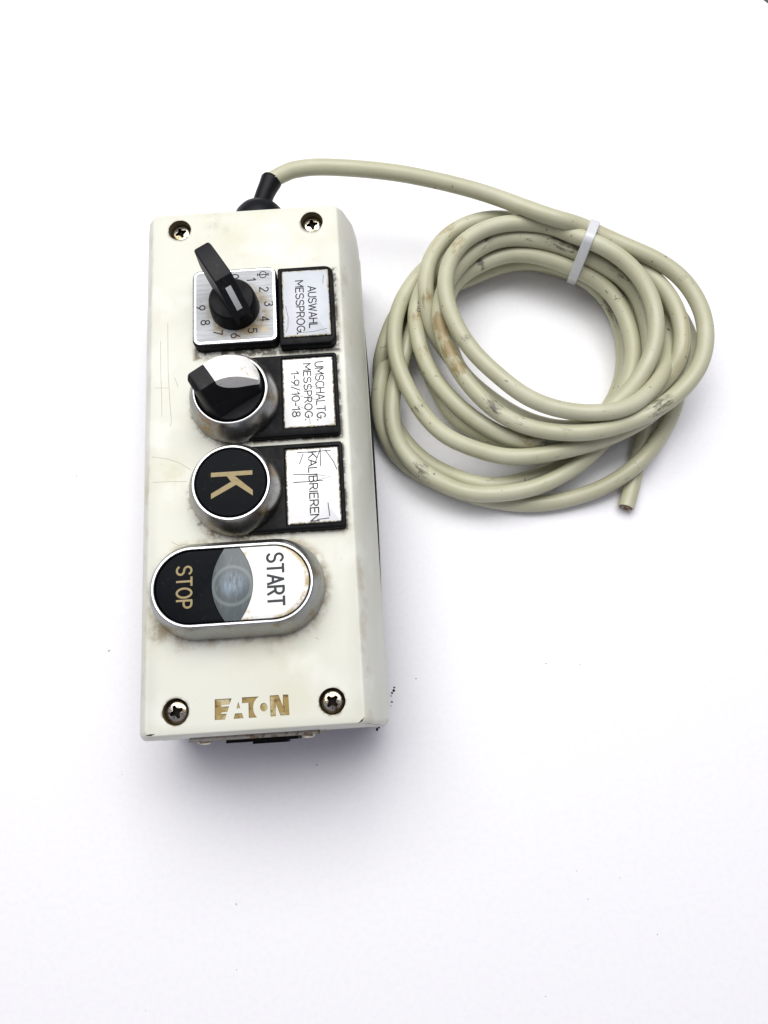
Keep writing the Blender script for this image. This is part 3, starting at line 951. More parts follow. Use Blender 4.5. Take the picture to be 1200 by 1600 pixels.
# ------------------------------------------------------------------ the cable
CABLE = '''
8.4 122.3 35.8, 11.7 124.1 36.6, 15.2 125.3 37.3, 19.0 125.9 37.8, 22.9 126.0 38.2, 26.8 125.7 38.3, 30.7 125.4 38.3, 34.6 125.0 38.1,
38.5 124.7 37.9, 42.4 124.3 37.6, 46.3 123.9 37.3, 50.1 123.5 36.9, 54.0 122.9 36.6, 57.9 122.3 36.3, 61.7 121.6 36.0, 65.5 120.8 35.6,
69.4 119.8 35.3, 73.1 118.8 35.0, 76.9 117.8 34.7, 80.7 116.7 34.4, 84.4 115.5 34.1, 88.2 114.3 33.7, 91.9 113.1 33.4, 95.6 111.7 33.0,
99.2 110.3 32.6, 102.8 108.8 32.2, 106.3 106.7 32.4, 109.5 104.2 33.3, 112.8 101.9 34.1, 116.2 99.8 34.4, 119.6 98.0 34.5, 123.2 96.5 34.4,
127.1 95.9 33.6, 131.5 95.8 31.3, 135.2 94.6 29.9, 138.6 92.8 29.6, 141.9 90.8 29.4, 145.1 88.7 29.3, 148.4 86.6 29.4, 151.7 84.6 29.4,
155.0 82.7 29.4, 158.4 80.8 29.2, 161.6 78.8 28.9, 164.7 76.6 28.4, 167.6 74.1 28.1, 170.1 71.2 27.8, 172.3 68.0 27.7, 174.0 64.5 27.5,
175.3 60.8 27.4, 176.3 56.9 27.4, 176.8 52.9 27.3, 176.8 48.8 27.3, 176.3 44.7 27.3, 175.4 40.7 27.2, 174.1 36.8 27.1, 172.3 33.1 27.1,
170.1 29.7 27.0, 167.6 26.6 26.8, 164.7 23.9 26.6, 161.7 21.4 26.4, 158.6 19.2 26.2, 155.3 17.2 25.9, 152.0 15.4 25.6, 148.6 13.8 25.3,
145.0 12.4 25.2, 141.3 11.1 25.4, 137.6 10.0 25.7, 133.8 9.0 26.1, 130.0 8.2 26.6, 126.2 7.7 26.8, 122.6 7.7 26.5, 119.1 8.0 26.0,
115.6 8.6 25.4, 112.1 9.5 24.7, 108.7 10.5 24.1, 105.3 11.7 23.7, 101.9 13.0 23.4, 98.6 14.7 23.2, 95.5 16.7 23.1, 92.6 19.0 23.0,
89.8 21.6 23.0, 87.3 24.4 23.1, 84.9 27.4 23.2, 82.6 30.5 23.3, 80.5 33.7 23.6, 78.6 37.1 23.8, 76.9 40.7 24.0, 75.4 44.4 24.2,
74.1 48.2 24.3, 73.0 52.2 24.3, 72.2 56.3 24.3, 71.9 60.4 24.4, 72.2 64.5 24.7, 73.1 68.8 24.5, 74.3 73.2 24.0, 76.2 77.3 23.6,
78.6 81.0 23.3, 81.3 84.4 23.1, 84.3 87.6 23.0, 87.4 90.5 22.9, 90.8 93.0 22.9, 94.4 95.0 22.8, 98.1 96.5 22.8, 101.9 97.3 22.8,
105.9 97.4 22.8, 109.8 97.0 22.8, 113.7 96.2 22.9, 117.5 95.2 23.0, 121.2 93.8 23.1, 124.8 92.2 23.1, 128.3 90.3 23.3, 131.8 88.3 23.3,
135.2 86.3 23.2, 138.5 84.2 23.0, 141.8 82.0 22.7, 145.0 79.8 22.1, 148.1 77.4 21.5, 150.9 74.8 20.8, 153.3 71.9 20.1, 155.1 68.5 19.3,
156.2 64.8 18.6, 156.9 61.0 18.0, 157.4 57.0 17.4, 157.6 53.0 16.9, 157.4 48.9 16.4, 156.7 45.0 16.0, 155.5 41.1 15.6, 153.8 37.5 15.1,
151.7 34.1 14.6, 149.3 30.9 14.3, 146.6 27.9 13.9, 143.7 25.1 13.6, 140.9 22.3 13.4, 138.0 19.7 13.1, 134.9 17.5 13.0, 131.6 16.1 12.6,
128.0 15.3 12.0, 124.3 14.8 11.5, 120.5 14.7 11.5, 116.6 14.8 11.7, 112.8 15.3 11.8, 109.0 16.1 11.9, 105.4 17.3 11.9, 102.0 19.0 11.9,
98.8 21.1 11.8, 95.8 23.5 11.8, 93.0 26.3 11.7, 90.3 29.3 11.7, 87.9 32.4 11.7, 85.5 35.7 11.7, 83.1 39.0 11.8, 80.9 42.5 11.9,
78.9 46.1 11.9, 76.8 49.6 12.1, 74.7 52.9 12.7, 72.4 55.8 14.0, 70.5 58.4 16.1, 69.4 61.3 18.0, 68.6 64.6 19.6, 68.0 68.1 21.2,
67.6 71.5 22.8, 67.6 75.1 24.1, 68.0 79.0 24.9, 68.8 83.1 25.2, 70.1 87.2 25.3, 72.0 91.1 25.3, 74.4 94.8 25.1, 77.3 98.1 24.8,
80.5 100.9 24.6, 84.1 103.1 24.4, 87.9 104.8 24.3, 91.9 106.1 24.0, 95.9 106.9 23.7, 99.8 106.9 23.6, 103.8 106.4 23.5, 107.7 105.6 23.3,
111.6 104.7 23.2, 115.5 103.7 23.1, 119.3 102.5 23.1, 123.1 101.2 23.2, 126.8 99.6 23.4, 130.3 97.9 23.6, 133.9 96.0 23.6, 137.2 94.0 23.4,
140.5 91.7 23.2, 143.6 89.3 23.1, 146.9 87.0 23.1, 150.1 84.7 23.1, 153.2 82.3 23.2, 156.2 79.7 23.3, 158.9 76.8 23.5, 161.4 73.7 23.7,
163.5 70.3 23.9, 165.4 66.8 24.0, 167.0 63.1 23.9, 168.2 59.3 23.6, 169.0 55.5 23.2, 169.2 51.4 23.0, 168.9 47.3 23.0, 167.9 43.1 23.2,
166.5 39.2 23.4, 165.2 35.8 22.3, 163.7 33.3 19.7, 161.1 31.0 18.3, 158.1 28.3 18.1, 154.8 25.6 18.3, 151.6 23.1 18.3, 148.3 21.0 17.9,
145.2 19.0 17.2, 142.4 16.8 16.2, 139.8 14.4 15.1, 137.2 11.8 14.0, 134.7 9.0 13.4, 132.0 6.2 13.0, 129.1 3.7 12.4, 126.1 1.4 11.9,
122.9 -0.6 11.5, 119.5 -2.5 11.2, 116.0 -4.2 11.0, 112.5 -5.8 10.8, 108.8 -7.1 10.7, 105.1 -8.2 10.6, 101.4 -9.0 10.6, 97.6 -9.5 10.6,
93.8 -9.8 10.7, 89.9 -9.9 10.8, 86.1 -9.9 11.0, 82.4 -9.6 11.1, 78.7 -8.8 11.0, 75.2 -7.6 10.9, 71.8 -6.0 11.0, 68.5 -4.1 11.1,
65.3 -2.0 11.2, 62.3 0.4 11.2, 59.5 3.1 11.1, 56.9 6.1 10.9, 54.7 9.4 10.8, 52.9 12.9 10.8, 51.5 16.6 10.8, 50.7 20.6 10.9,
50.4 24.6 11.1, 50.6 28.7 11.3, 51.1 32.9 11.2, 51.9 37.2 10.9, 53.0 41.4 10.5, 54.5 45.6 10.3, 56.1 49.5 10.4, 57.8 53.4 10.5,
59.3 57.3 10.9, 60.8 61.3 11.2, 62.3 65.4 11.3, 64.0 69.4 11.6, 65.7 73.2 12.1, 67.4 77.0 12.6, 69.4 80.9 12.9, 71.7 85.0 12.6,
74.4 89.5 11.1, 77.4 93.6 9.9, 80.5 97.3 9.3, 83.8 100.4 9.1, 87.2 103.1 9.2, 90.3 105.4 9.5, 93.1 107.3 9.8, 96.1 108.5 10.1,
99.7 109.1 10.4, 103.7 109.1 10.7, 107.8 108.8 10.9, 111.9 108.2 11.1, 116.0 107.5 11.3, 120.0 106.4 11.4, 123.9 105.1 11.6, 127.7 103.5 11.9,
131.4 101.7 12.1, 135.1 99.8 12.3, 138.6 97.7 12.2, 142.1 95.5 12.1, 145.6 93.3 11.9, 148.9 90.9 11.8, 152.1 88.3 11.7, 155.1 85.5 11.6,
158.0 82.6 11.6, 160.8 79.5 11.5, 163.2 76.2 11.5, 165.3 72.6 11.4, 166.8 68.6 11.5, 167.7 64.3 11.9, 167.7 59.4 13.0, 167.1 54.3 14.8,
166.1 49.2 16.3, 164.6 44.4 17.7, 162.3 39.7 19.3, 159.4 34.5 22.4, 156.9 30.0 24.1, 154.0 26.1 25.3, 150.7 22.6 26.6, 147.1 19.6 28.0,
143.5 17.2 29.0, 139.7 15.4 29.8, 136.0 14.3 30.3, 132.3 13.9 30.5, 128.7 13.9 30.3, 125.1 14.2 30.2, 121.6 14.7 30.1, 118.0 15.4 30.0,
114.6 16.4 30.0, 111.2 17.6 29.9, 107.9 19.1 29.9, 104.7 20.9 29.9, 101.7 22.9 29.9, 98.9 25.3 29.9, 96.2 27.9 29.9, 93.7 30.7 29.9,
91.1 33.5 29.9, 88.6 36.3 29.9, 86.2 39.3 29.9, 83.9 42.4 30.0, 81.9 45.8 30.0, 80.1 49.3 30.0, 78.5 53.0 30.1, 77.1 56.7 30.2,
76.0 60.6 30.3, 75.2 64.6 30.5, 74.8 68.7 30.6, 74.9 73.1 30.4, 75.6 77.4 30.2, 76.9 81.6 30.0, 78.7 85.6 29.8, 81.1 89.1 29.6,
84.0 92.3 29.5, 87.2 94.9 29.4, 90.8 96.9 29.2, 94.5 98.5 29.1, 98.3 99.7 28.9, 102.1 100.4 28.7, 106.1 100.7 28.4, 110.0 100.6 28.1,
113.9 100.0 28.1, 117.7 99.1 28.2, 121.4 97.8 28.3, 124.8 96.1 28.3, 127.9 93.2 29.2, 131.0 90.5 30.6, 134.3 88.5 31.2, 137.5 86.5 31.4,
140.7 84.5 31.4, 143.8 82.2 31.0, 146.8 79.8 30.5, 149.4 77.0 30.1, 151.7 74.0 29.8, 153.7 70.6 29.6, 155.2 67.0 29.4, 156.4 63.1 29.3,
157.0 59.2 29.1, 157.3 55.1 28.9, 157.1 51.1 28.7, 156.6 47.1 28.5, 155.7 43.3 28.1, 154.4 39.6 27.7, 152.7 36.2 27.1, 150.7 32.9 26.6,
148.4 29.8 26.1, 145.9 26.8 25.7, 143.2 24.0 25.6, 140.2 21.4 25.4, 137.2 19.0 25.1, 134.1 16.8 24.7, 131.1 14.8 24.1, 128.0 13.1 23.2,
124.9 12.0 22.2, 121.6 11.7 21.3, 118.2 12.0 20.6, 114.7 12.9 19.9, 111.3 14.1 19.3, 107.9 15.5 18.8, 104.5 17.1 18.5, 101.3 19.0 18.3,
98.1 21.1 18.3, 95.1 23.4 18.2, 92.2 26.0 18.2, 89.4 28.7 18.1, 86.6 31.5 18.0, 84.0 34.4 17.9, 81.5 37.5 17.9, 79.3 40.8 17.9,
77.6 44.4 18.1, 76.6 48.2 18.4, 76.1 52.2 18.7, 76.0 56.5 18.7, 76.0 61.1 18.1, 76.0 65.7 17.8, 76.3 70.2 17.5, 77.0 74.4 17.2,
78.2 78.0 17.0, 80.3 81.2 16.8, 83.0 84.1 16.7, 86.3 86.6 16.6, 89.9 88.6 16.6, 93.7 90.3 16.6, 97.4 91.8 16.7, 101.1 92.9 16.9,
104.9 93.3 17.2, 108.8 93.0 17.6, 112.6 92.1 18.1, 116.4 90.9 18.4, 120.1 89.4 18.6, 123.7 87.6 18.7, 127.2 85.7 18.8, 130.7 83.7 18.7,
134.2 81.8 18.4, 137.6 79.9 18.0, 140.8 77.6 17.5, 143.5 74.7 17.1, 145.8 71.4 16.9, 147.6 67.8 16.8, 149.0 63.8 16.8, 149.9 59.7 16.8,
150.5 55.4 17.0, 150.7 51.1 17.2, 150.5 46.6 17.6, 149.7 42.2 18.2, 148.5 37.7 18.9, 146.9 33.5 19.5, 145.0 29.7 19.7, 142.8 26.2 19.6,
140.3 23.1 19.3, 137.6 20.2 19.1, 134.8 17.5 18.7, 132.0 15.0 18.2, 129.1 12.8 17.3, 126.1 11.0 16.3, 122.9 9.9 15.5, 119.5 9.3 15.1,
115.8 9.1 15.0, 112.0 8.9 15.2, 108.2 8.8 15.4, 104.4 9.1 15.7, 100.8 9.8 15.9, 97.2 11.1 16.0, 93.8 12.7 16.1, 90.6 14.7 16.1,
87.5 16.9 16.2, 84.5 19.3 16.2, 81.6 21.8 16.2, 78.8 24.6 16.2, 76.3 27.6 16.3, 73.8 30.7 16.3, 71.5 34.0 16.3, 69.4 37.4 16.3,
67.6 41.1 16.4, 66.2 44.9 16.5, 65.0 48.9 16.6, 64.0 53.0 16.7, 63.3 57.1 16.9, 62.8 61.3 17.3, 62.7 65.5 17.5, 63.2 69.6 17.7,
64.3 73.6 18.0, 65.9 77.4 18.5, 68.0 81.0 18.8, 70.3 84.5 19.0, 72.9 87.7 19.4, 75.8 90.6 19.9, 78.8 93.3 20.4, 82.2 95.8 20.6,
85.7 98.3 20.4, 89.6 100.8 19.5, 93.6 103.0 18.4, 97.7 104.6 17.7, 101.8 105.3 17.2, 106.0 105.4 16.9, 110.0 105.1 16.8, 114.1 104.4 16.7,
118.0 103.4 16.8, 121.8 102.0 16.9, 125.5 100.3 17.0, 129.1 98.4 17.2, 132.6 96.4 17.2, 136.2 94.4 17.2, 139.7 92.3 17.0, 143.1 90.2 16.9,
146.5 88.0 16.9, 149.7 85.6 16.9, 152.9 83.1 17.0, 155.9 80.4 17.0, 158.8 77.6 17.1, 161.5 74.6 17.3, 164.1 71.5 17.6, 166.5 68.2 17.8,
168.6 64.7 18.0, 170.5 61.1 18.0, 172.2 57.5 17.5, 173.5 53.8 17.1, 174.5 50.0 16.8, 174.8 46.0 16.6, 174.3 42.0 16.4, 173.0 38.1 16.2,
171.1 34.4 16.0, 168.7 31.0 15.8, 166.1 27.9 15.6, 163.1 24.9 15.6, 159.9 22.1 15.7, 156.6 19.5 15.9, 153.1 16.9 16.3, 149.3 14.4 17.2,
145.4 12.2 18.5, 141.5 10.3 19.2, 137.7 8.8 19.4, 134.0 7.4 19.5, 130.4 6.4 19.3, 126.7 5.5 19.2, 123.0 4.8 19.0, 119.3 4.2 18.8,
115.7 3.7 18.4, 112.0 3.2 18.1, 108.3 2.9 17.7, 104.6 2.7 17.3, 100.9 2.8 16.9, 97.2 3.0 16.7, 93.5 3.5 16.6, 89.9 4.5 16.5,
86.5 5.8 16.4, 83.0 7.3 16.3, 79.6 8.9 16.3, 76.2 10.5 16.3, 73.0 12.5 16.3, 70.0 14.9 16.3, 67.4 17.7 16.3, 65.0 20.8 16.3,
62.9 24.2 16.3, 61.0 27.7 16.3, 59.3 31.4 16.4, 57.8 35.2 16.4, 56.3 39.0 16.5, 55.1 43.0 16.7, 54.1 47.1 16.6, 53.6 51.3 16.5,
53.4 55.7 16.4, 53.7 60.1 16.3, 54.3 64.4 16.2, 55.3 68.7 16.1, 56.7 72.9 16.0, 58.7 76.9 15.9, 61.0 80.7 15.7, 63.5 84.4 15.5,
66.4 87.8 15.3, 69.5 90.9 15.3, 72.8 93.5 15.4, 76.4 95.7 15.3, 80.3 97.3 15.1, 84.4 98.4 14.5, 88.5 99.1 13.7, 92.6 99.5 12.9,
96.6 99.5 12.5, 100.7 99.5 12.4, 104.8 99.2 12.7, 108.7 98.3 13.4, 112.6 97.1 13.9, 116.4 95.8 14.2, 120.2 94.3 14.4, 123.9 92.6 14.5,
127.6 90.8 14.6, 131.2 88.9 14.6, 134.8 87.0 14.5, 138.4 85.1 14.3, 141.9 83.1 14.0, 145.2 81.0 13.4, 148.3 78.5 12.7, 150.9 75.6 11.8,
153.1 72.3 11.2, 154.8 68.6 10.7, 156.0 64.6 10.3, 156.9 60.5 10.1, 157.4 56.3 9.9, 157.5 52.1 9.6, 157.2 47.8 9.4, 156.4 43.7 9.2,
155.2 39.7 8.9, 153.5 35.8 8.5, 151.5 32.2 8.1, 149.2 28.7 7.9, 146.5 25.4 7.7, 143.6 22.3 7.7, 140.6 19.3 7.8, 137.4 16.4 8.0,
134.1 13.6 8.4, 130.6 11.1 8.9, 127.1 9.2 9.2, 123.5 8.3 9.1, 119.8 8.0 8.8, 115.9 7.9 8.7, 112.1 7.9 8.8, 108.2 8.2 9.0,
104.4 9.0 9.2, 100.8 10.1 9.4, 97.2 11.6 9.5, 93.7 13.2 9.6, 90.2 14.9 9.6, 86.7 16.4 9.6, 83.2 18.1 9.7, 80.1 20.2 9.7,
77.2 22.9 9.6, 74.9 26.1 9.6, 73.0 29.7 9.5, 71.4 33.6 9.4, 70.0 37.6 9.2, 68.5 41.7 9.0, 67.2 45.9 8.6, 66.0 50.3 8.1,
65.0 54.9 7.4, 64.3 59.7 6.3, 63.9 64.5 5.5, 64.0 69.1 5.4, 64.6 73.3 5.9, 66.0 76.9 6.7, 68.2 80.2 7.3, 71.2 82.9 7.2,
74.9 84.8 7.0, 78.8 86.0 7.0, 82.8 87.1 7.1, 86.7 88.4 7.1, 90.6 89.9 7.3, 94.6 91.5 7.6, 98.6 92.8 7.7, 102.6 93.9 8.0,
106.7 94.7 8.1, 110.8 95.0 8.1, 114.9 94.9 8.2, 118.9 94.2 8.4, 122.9 93.1 8.5, 126.7 91.6 8.6, 130.4 89.8 8.6, 133.8 87.5 8.6,
137.2 85.1 8.4, 140.4 82.6 8.1, 143.3 79.7 7.6, 145.8 76.5 7.1, 147.7 72.9 6.8, 149.1 68.9 6.6, 150.2 64.7 6.3, 150.9 60.5 6.1,
151.2 56.3 5.8, 151.1 52.0 5.6, 150.6 47.7 5.3, 149.8 43.5 5.0, 148.7 39.4 4.6, 147.2 35.5 4.2, 145.4 31.9 3.7, 143.0 28.5 3.4,
140.4 25.2 3.2, 137.7 21.9 3.2, 135.2 18.4 3.2, 132.9 14.8 3.2, 130.8 11.2 3.2, 128.3 8.0 3.2, 125.3 5.6 3.4, 121.7 3.8 3.5,
117.9 2.2 3.7, 114.1 0.7 3.8, 110.3 -0.6 3.9, 106.4 -1.8 4.1, 102.5 -2.8 4.3, 98.6 -3.8 4.6, 94.7 -4.5 5.2, 90.7 -4.9 6.0,
86.8 -4.9 6.9, 83.0 -4.3 7.6, 79.5 -3.0 7.6, 76.2 -0.9 6.4, 72.9 1.4 4.2, 69.6 3.6 3.3, 66.3 5.8 3.2, 63.2 8.3 3.2,
60.3 11.0 3.2, 57.7 14.1 3.2, 55.4 17.4 3.2, 53.4 21.0 3.2, 51.6 24.8 3.2, 50.1 28.8 3.2, 48.8 32.8 3.2, 47.7 37.0 3.2,
47.1 41.2 3.2, 46.9 45.5 3.2, 46.8 49.5 3.5, 47.2 52.5 8.1, 48.6 55.5 10.4, 49.9 59.6 10.2, 51.3 63.9 9.8, 53.0 68.1 9.5,
55.0 72.0 9.4, 57.5 75.5 9.4, 60.2 78.9 9.3, 63.1 82.4 8.8, 66.1 86.0 8.4, 69.3 89.9 7.3, 73.0 93.7 5.3, 77.1 96.6 3.6,
81.3 98.5 3.2, 85.3 100.1 3.2, 89.2 101.7 3.2, 93.0 103.3 3.2, 96.9 104.3 3.2, 101.1 104.7 3.2, 105.3 104.8 3.2, 109.5 104.4 3.2,
113.7 103.8 3.2, 117.9 102.8 3.2, 122.0 101.6 3.2, 126.0 100.2 3.2, 129.9 98.5 3.2, 133.7 96.7 3.2, 137.5 95.0 3.2, 141.4 93.4 3.2,
145.2 91.7 3.2, 148.7 89.5 3.2, 151.9 86.8 3.2, 155.0 83.9 3.2, 157.9 80.9 3.2, 160.9 77.9 3.2, 163.8 74.8 3.2, 166.5 71.7 3.2,
169.0 68.4 3.3, 171.2 64.8 3.3, 173.0 61.0 3.3, 174.2 57.0 3.3, 174.7 52.7 3.3, 174.7 48.3 3.3, 174.2 43.9 3.4, 173.5 39.5 3.4,
172.4 35.1 3.6, 171.1 30.8 3.7, 169.5 26.6 3.9, 167.5 22.5 4.3, 165.2 18.5 4.7, 162.4 14.7 5.4, 159.4 11.0 6.4, 156.3 7.3 7.7,
153.0 3.9 8.9, 149.8 0.9 9.4, 146.7 -1.7 9.1, 143.6 -3.7 8.3, 140.5 -5.5 7.4, 137.1 -7.1 6.6, 133.7 -8.6 5.8, 130.2 -9.7 5.2,
126.6 -10.6 4.6, 122.8 -11.4 4.2, 119.0 -12.1 3.9, 115.2 -12.6 3.7, 111.4 -13.0 3.6, 107.5 -13.1 3.4, 103.7 -13.0 3.4, 99.8 -12.6 3.3,
96.0 -12.0 3.3, 92.2 -11.3 3.3, 88.5 -10.3 3.2, 84.8 -9.2 3.2, 81.2 -7.8 3.2, 77.6 -6.4 3.2, 73.9 -5.0 3.5, 70.3 -3.4 4.5,
66.9 -1.5 4.9, 63.6 0.6 4.9, 60.3 2.8 4.6, 57.2 5.2 4.4, 54.3 7.9 4.3, 51.7 11.0 4.4, 49.6 14.3 4.6, 47.9 17.9 5.1,
46.7 21.6 5.8, 45.8 25.3 6.6, 45.4 29.2 7.5, 45.4 33.1 8.3, 45.7 37.1 8.9, 46.4 41.2 9.3, 47.5 45.5 9.0, 49.3 50.4 7.1,
50.2 56.1 4.6, 51.5 60.7 3.8, 53.2 65.0 3.4, 55.2 69.1 3.2, 57.4 73.0 3.2, 59.8 76.8 3.2, 62.5 80.5 3.2, 65.5 83.8 3.2,
68.8 86.6 3.2, 72.4 89.0 3.2, 76.1 90.9 3.8, 79.8 92.6 4.4, 83.6 94.0 5.0, 87.6 95.3 5.2, 91.8 96.6 4.9, 96.0 97.8 4.4,
100.3 98.5 4.0, 104.6 98.8 3.6, 108.8 98.7 3.4, 113.0 98.2 3.2, 117.1 97.4 3.2, 121.2 96.3 3.2, 125.1 94.9 3.2, 128.9 93.3 3.3,
132.7 91.5 3.5, 136.5 89.8 3.9, 140.3 88.3 4.5, 143.9 86.5 5.2, 147.1 84.2 5.8, 150.1 81.4 6.2, 153.0 78.3 6.3, 155.7 75.3 6.0,
158.4 72.1 5.4, 160.7 68.8 4.8, 162.5 65.2 4.3, 163.7 61.2 4.0, 164.4 57.0 3.7, 164.4 52.7 3.6, 164.0 48.3 3.5, 163.2 43.9 3.4,
162.2 39.6 3.3, 161.1 35.3 3.3, 159.9 31.0 3.3, 158.7 26.8 3.3, 157.3 22.7 3.3, 155.9 18.6 3.3, 154.4 14.5 3.2, 152.9 10.5 3.2,
151.4 6.5 3.2, 150.0 2.5 3.2, 148.7 -1.5 3.2, 147.2 -5.4 3.2, 145.7 -9.3 3.2, 144.1 -13.1 3.2, 142.4 -16.9 3.2'''
BROWN = [(72.2, 56.3, 24.3, 11, 1.0), (75.0, 45.7, 24.2, 9, 0.9), (78.0, 38.3, 23.9, 6, 0.9), (64.7, 50.3, 16.6, 7, 0.6), (67.6, 71.5, 22.8, 5, 0.7), (78.3, 99.1, 24.7, 7, 0.7), (62.7, 65.5, 17.5, 7, 0.7), (97.5, 15.3, 23.2, 8, 0.5), (75.6, 25.0, 9.6, 4, 0.6), (102.0, 9.5, 15.8, 8, 0.7), (166.9, 40.4, 23.4, 8, 0.3), (70.3, -3.4, 4.5, 5, 0.5), (81.1, 89.1, 29.6, 8, 0.7), (95.9, 91.9, 7.6, 8, 0.6)]
BLACKS = [(148.2, 71.6, 6.7, 8, 1.0), (150.2, 64.7, 6.3, 8, 0.8), (124.8, 92.2, 23.1, 9, 0.8), (130.6, 89.0, 23.3, 6, 0.7), (111.1, 96.8, 22.8, 5, 0.6), (149.0, 76.5, 21.3, 7, 0.7), (145.0, 79.8, 22.1, 4, 0.6), (94.4, 95.0, 22.8, 7, 0.6), (154.2, 16.6, 25.8, 9, 0.75), (148.6, 13.8, 25.3, 6, 0.5), (89.8, 21.6, 23.0, 9, 0.7), (100.8, 13.5, 23.3, 6, 0.5), (115.6, 8.6, 25.4, 8, 0.5), (80.7, 48.1, 30.0, 4, 0.6), (60.4, 2.2, 11.1, 7, 0.7), (109.5, 8.8, 15.4, 6, 0.7), (62.2, 25.3, 16.3, 6, 0.6), (170.9, 70.2, 27.8, 9, 0.5), (88.1, -4.9, 6.7, 5, 0.5), (91.2, 89.2, 16.6, 2.5, 1.0)]
PRINT_AT = (63.4, 71.0, 17.8)
PRINT_ANG = 0.5

P = np.array([[float(t) for t in s.split()] for s in CABLE.replace('\n', ' ').split(',')])
P[0] = (6.6, 120.0, 36.0)
# a short soft start inside the sleeve
P[1] = (8.0, 122.6, 36.1)


def catmull(P, n):
    out = []
    for i in range(len(P) - 1):
        a, b, c, d = P[max(i - 1, 0)], P[i], P[i + 1], P[min(i + 2, len(P) - 1)]
        for k in range(n):
            t = k / n
            out.append(.5 * ((2 * b) + (c - a) * t + (2 * a - 5 * b + 4 * c - d) * t * t + (3 * b - a - 3 * c + d) * t ** 3))
    out.append(P[-1])
    return np.array(out)


for _ in range(2):
    Q = P.copy()
    Q[3:-1] = P[3:-1] * .5 + (P[2:-2] + P[4:]) * .25
    P = Q
Q = catmull(P, 2)
CR, CN = 3.3, 16
bm = bmesh.new()
rings = tube(bm, [tuple(p) for p in Q], CR, n=CN, caps=True)
uvl = bm.loops.layers.uv.new('UVMap')
seg = np.r_[0, np.cumsum(np.linalg.norm(np.diff(Q, axis=0), axis=1))]
vid = {}
for i, rg in enumerate(rings):
    for k, v in enumerate(rg):
        vid[v] = (i, k)
for f in bm.faces:
    ks = [vid[l.vert] for l in f.loops]
    wrap = any(k == CN - 1 for i, k in ks) and any(k == 0 for i, k in ks)
    for l, (i, k) in zip(f.loops, ks):
        kk = CN if (wrap and k == 0) else k
        l[uvl].uv = (seg[i] * .001, kk / CN)
nrings = len(rings)
cable = link('cable', bm, PVC)
tag(cable, 'long grey-beige cable looped into an untidy coil beside the box, dirty in places', 'cable')
# grease and rust stains, as weights along the cable
for attr, spots in (('brown_stain', BROWN), ('black_stain', BLACKS)):
    at = cable.data.attributes.new(attr, 'FLOAT', 'POINT')
    wgt = np.zeros(nrings * CN)
    for (bx, by, bz, ln, amt) in spots:
        i0 = int(np.argmin(np.linalg.norm(Q - np.array((bx, by, bz)), axis=1)))
        c = np.array([bx, by, bz + CR])
        fall = np.clip(1 - np.abs(seg - seg[i0]) / ln, 0, 1)
        for i in np.nonzero(fall > 0)[0]:
            for k in range(CN):
                co = cable.data.vertices[i * CN + k].co * 1000
                side = (co.z - Q[i][2]) / CR
                wgt[i * CN + k] = max(wgt[i * CN + k], amt * fall[i] ** .5 * max(0, .45 + .55 * side))
    at.data.foreach_set('value', wgt.astype(np.float32))
# cut end with three wires
e1, e0_ = Vector(Q[-1]), Vector(Q[-4])
d = (e1 - e0_).normalized()
u = d.orthogonal().normalized(); w = d.cross(u)
bm = bmesh.new()
rings2 = [[bm.verts.new(e1 + d * h + (u * math.cos(2 * math.pi * i / 20) + w * math.sin(2 * math.pi * i / 20)) * r) for i in range(20)] for h, r in ((-.02, 2.7), (.06, 2.6))]
for i in range(20):
    bm.faces.new((rings2[0][i], rings2[0][(i + 1) % 20], rings2[1][(i + 1) % 20], rings2[1][i]))
bm.faces.new(rings2[1])
ce = link('cut_end', bm, INNER, cable)
for i in range(5):
    bm = bmesh.new()
    c = e1 + (u * math.cos(1.257 * i) + w * math.sin(1.257 * i)) * 1.5
    tube(bm, [tuple(c - d * .3), tuple(c + d * (.35 + .12 * (i % 3)))], .55, n=10)
    link('wire_core', bm, COPPER if i % 2 else SPECKGREY, ce)
# printed length mark on the jacket
bm = bmesh.new()
c0 = np.array(PRINT_AT)
i0 = int(np.argmin(np.linalg.norm(Q - c0, axis=1)))
adv = 0
for ch in '6/31':
    for s_ in GL[ch][1]:
        pts = []
        for uu, vv in s_:
            dist = seg[i0] - 4.0 + (adv + uu) * 2.4
            i = int(np.searchsorted(seg, dist)); f_ = (dist - seg[i - 1]) / (seg[i] - seg[i - 1])
            p = Q[i - 1] + (Q[i] - Q[i - 1]) * f_
            t = (Q[i + 1] - Q[i - 2]); t /= np.linalg.norm(t)
            sdv = np.cross(t, (0, 0, 1)); sdv /= np.linalg.norm(sdv)
            upv = np.cross(sdv, t)
            ang = (vv - .5) * 2.2 / CR + PRINT_ANG
            pts.append(tuple(p + (sdv * math.sin(ang) + upv * math.cos(ang)) * (CR + .01)))
        tube(bm, pts, .13, n=6)
    adv += GL[ch][0] + .22
link('length_mark', bm, INKGREY, cable)

# ------------------------------------------------------------------ cable tie round the bundle
tc = np.array((132.227, 84.095)); tax = np.array((0.44246, 0.89679)); tn = np.array((-0.89679, 0.44246))
sgn = (Q[:, :2] - tc) @ tn
circ_pts = []
for i in range(len(Q) - 1):
    if sgn[i] * sgn[i + 1] <= 0 and sgn[i] != sgn[i + 1]:
        t = sgn[i] / (sgn[i] - sgn[i + 1]); p = Q[i] + t * (Q[i + 1] - Q[i])
        a_ = (p[:2] - tc) @ tax
        if abs(a_) < 30:
            circ_pts += [(a_ + (CR + .15) * math.cos(k * math.pi / 12), max(.15, p[2] + (CR + .15) * math.sin(k * math.pi / 12))) for k in range(24)]
pp = sorted(set((round(a, 3), round(b, 3)) for a, b in circ_pts))


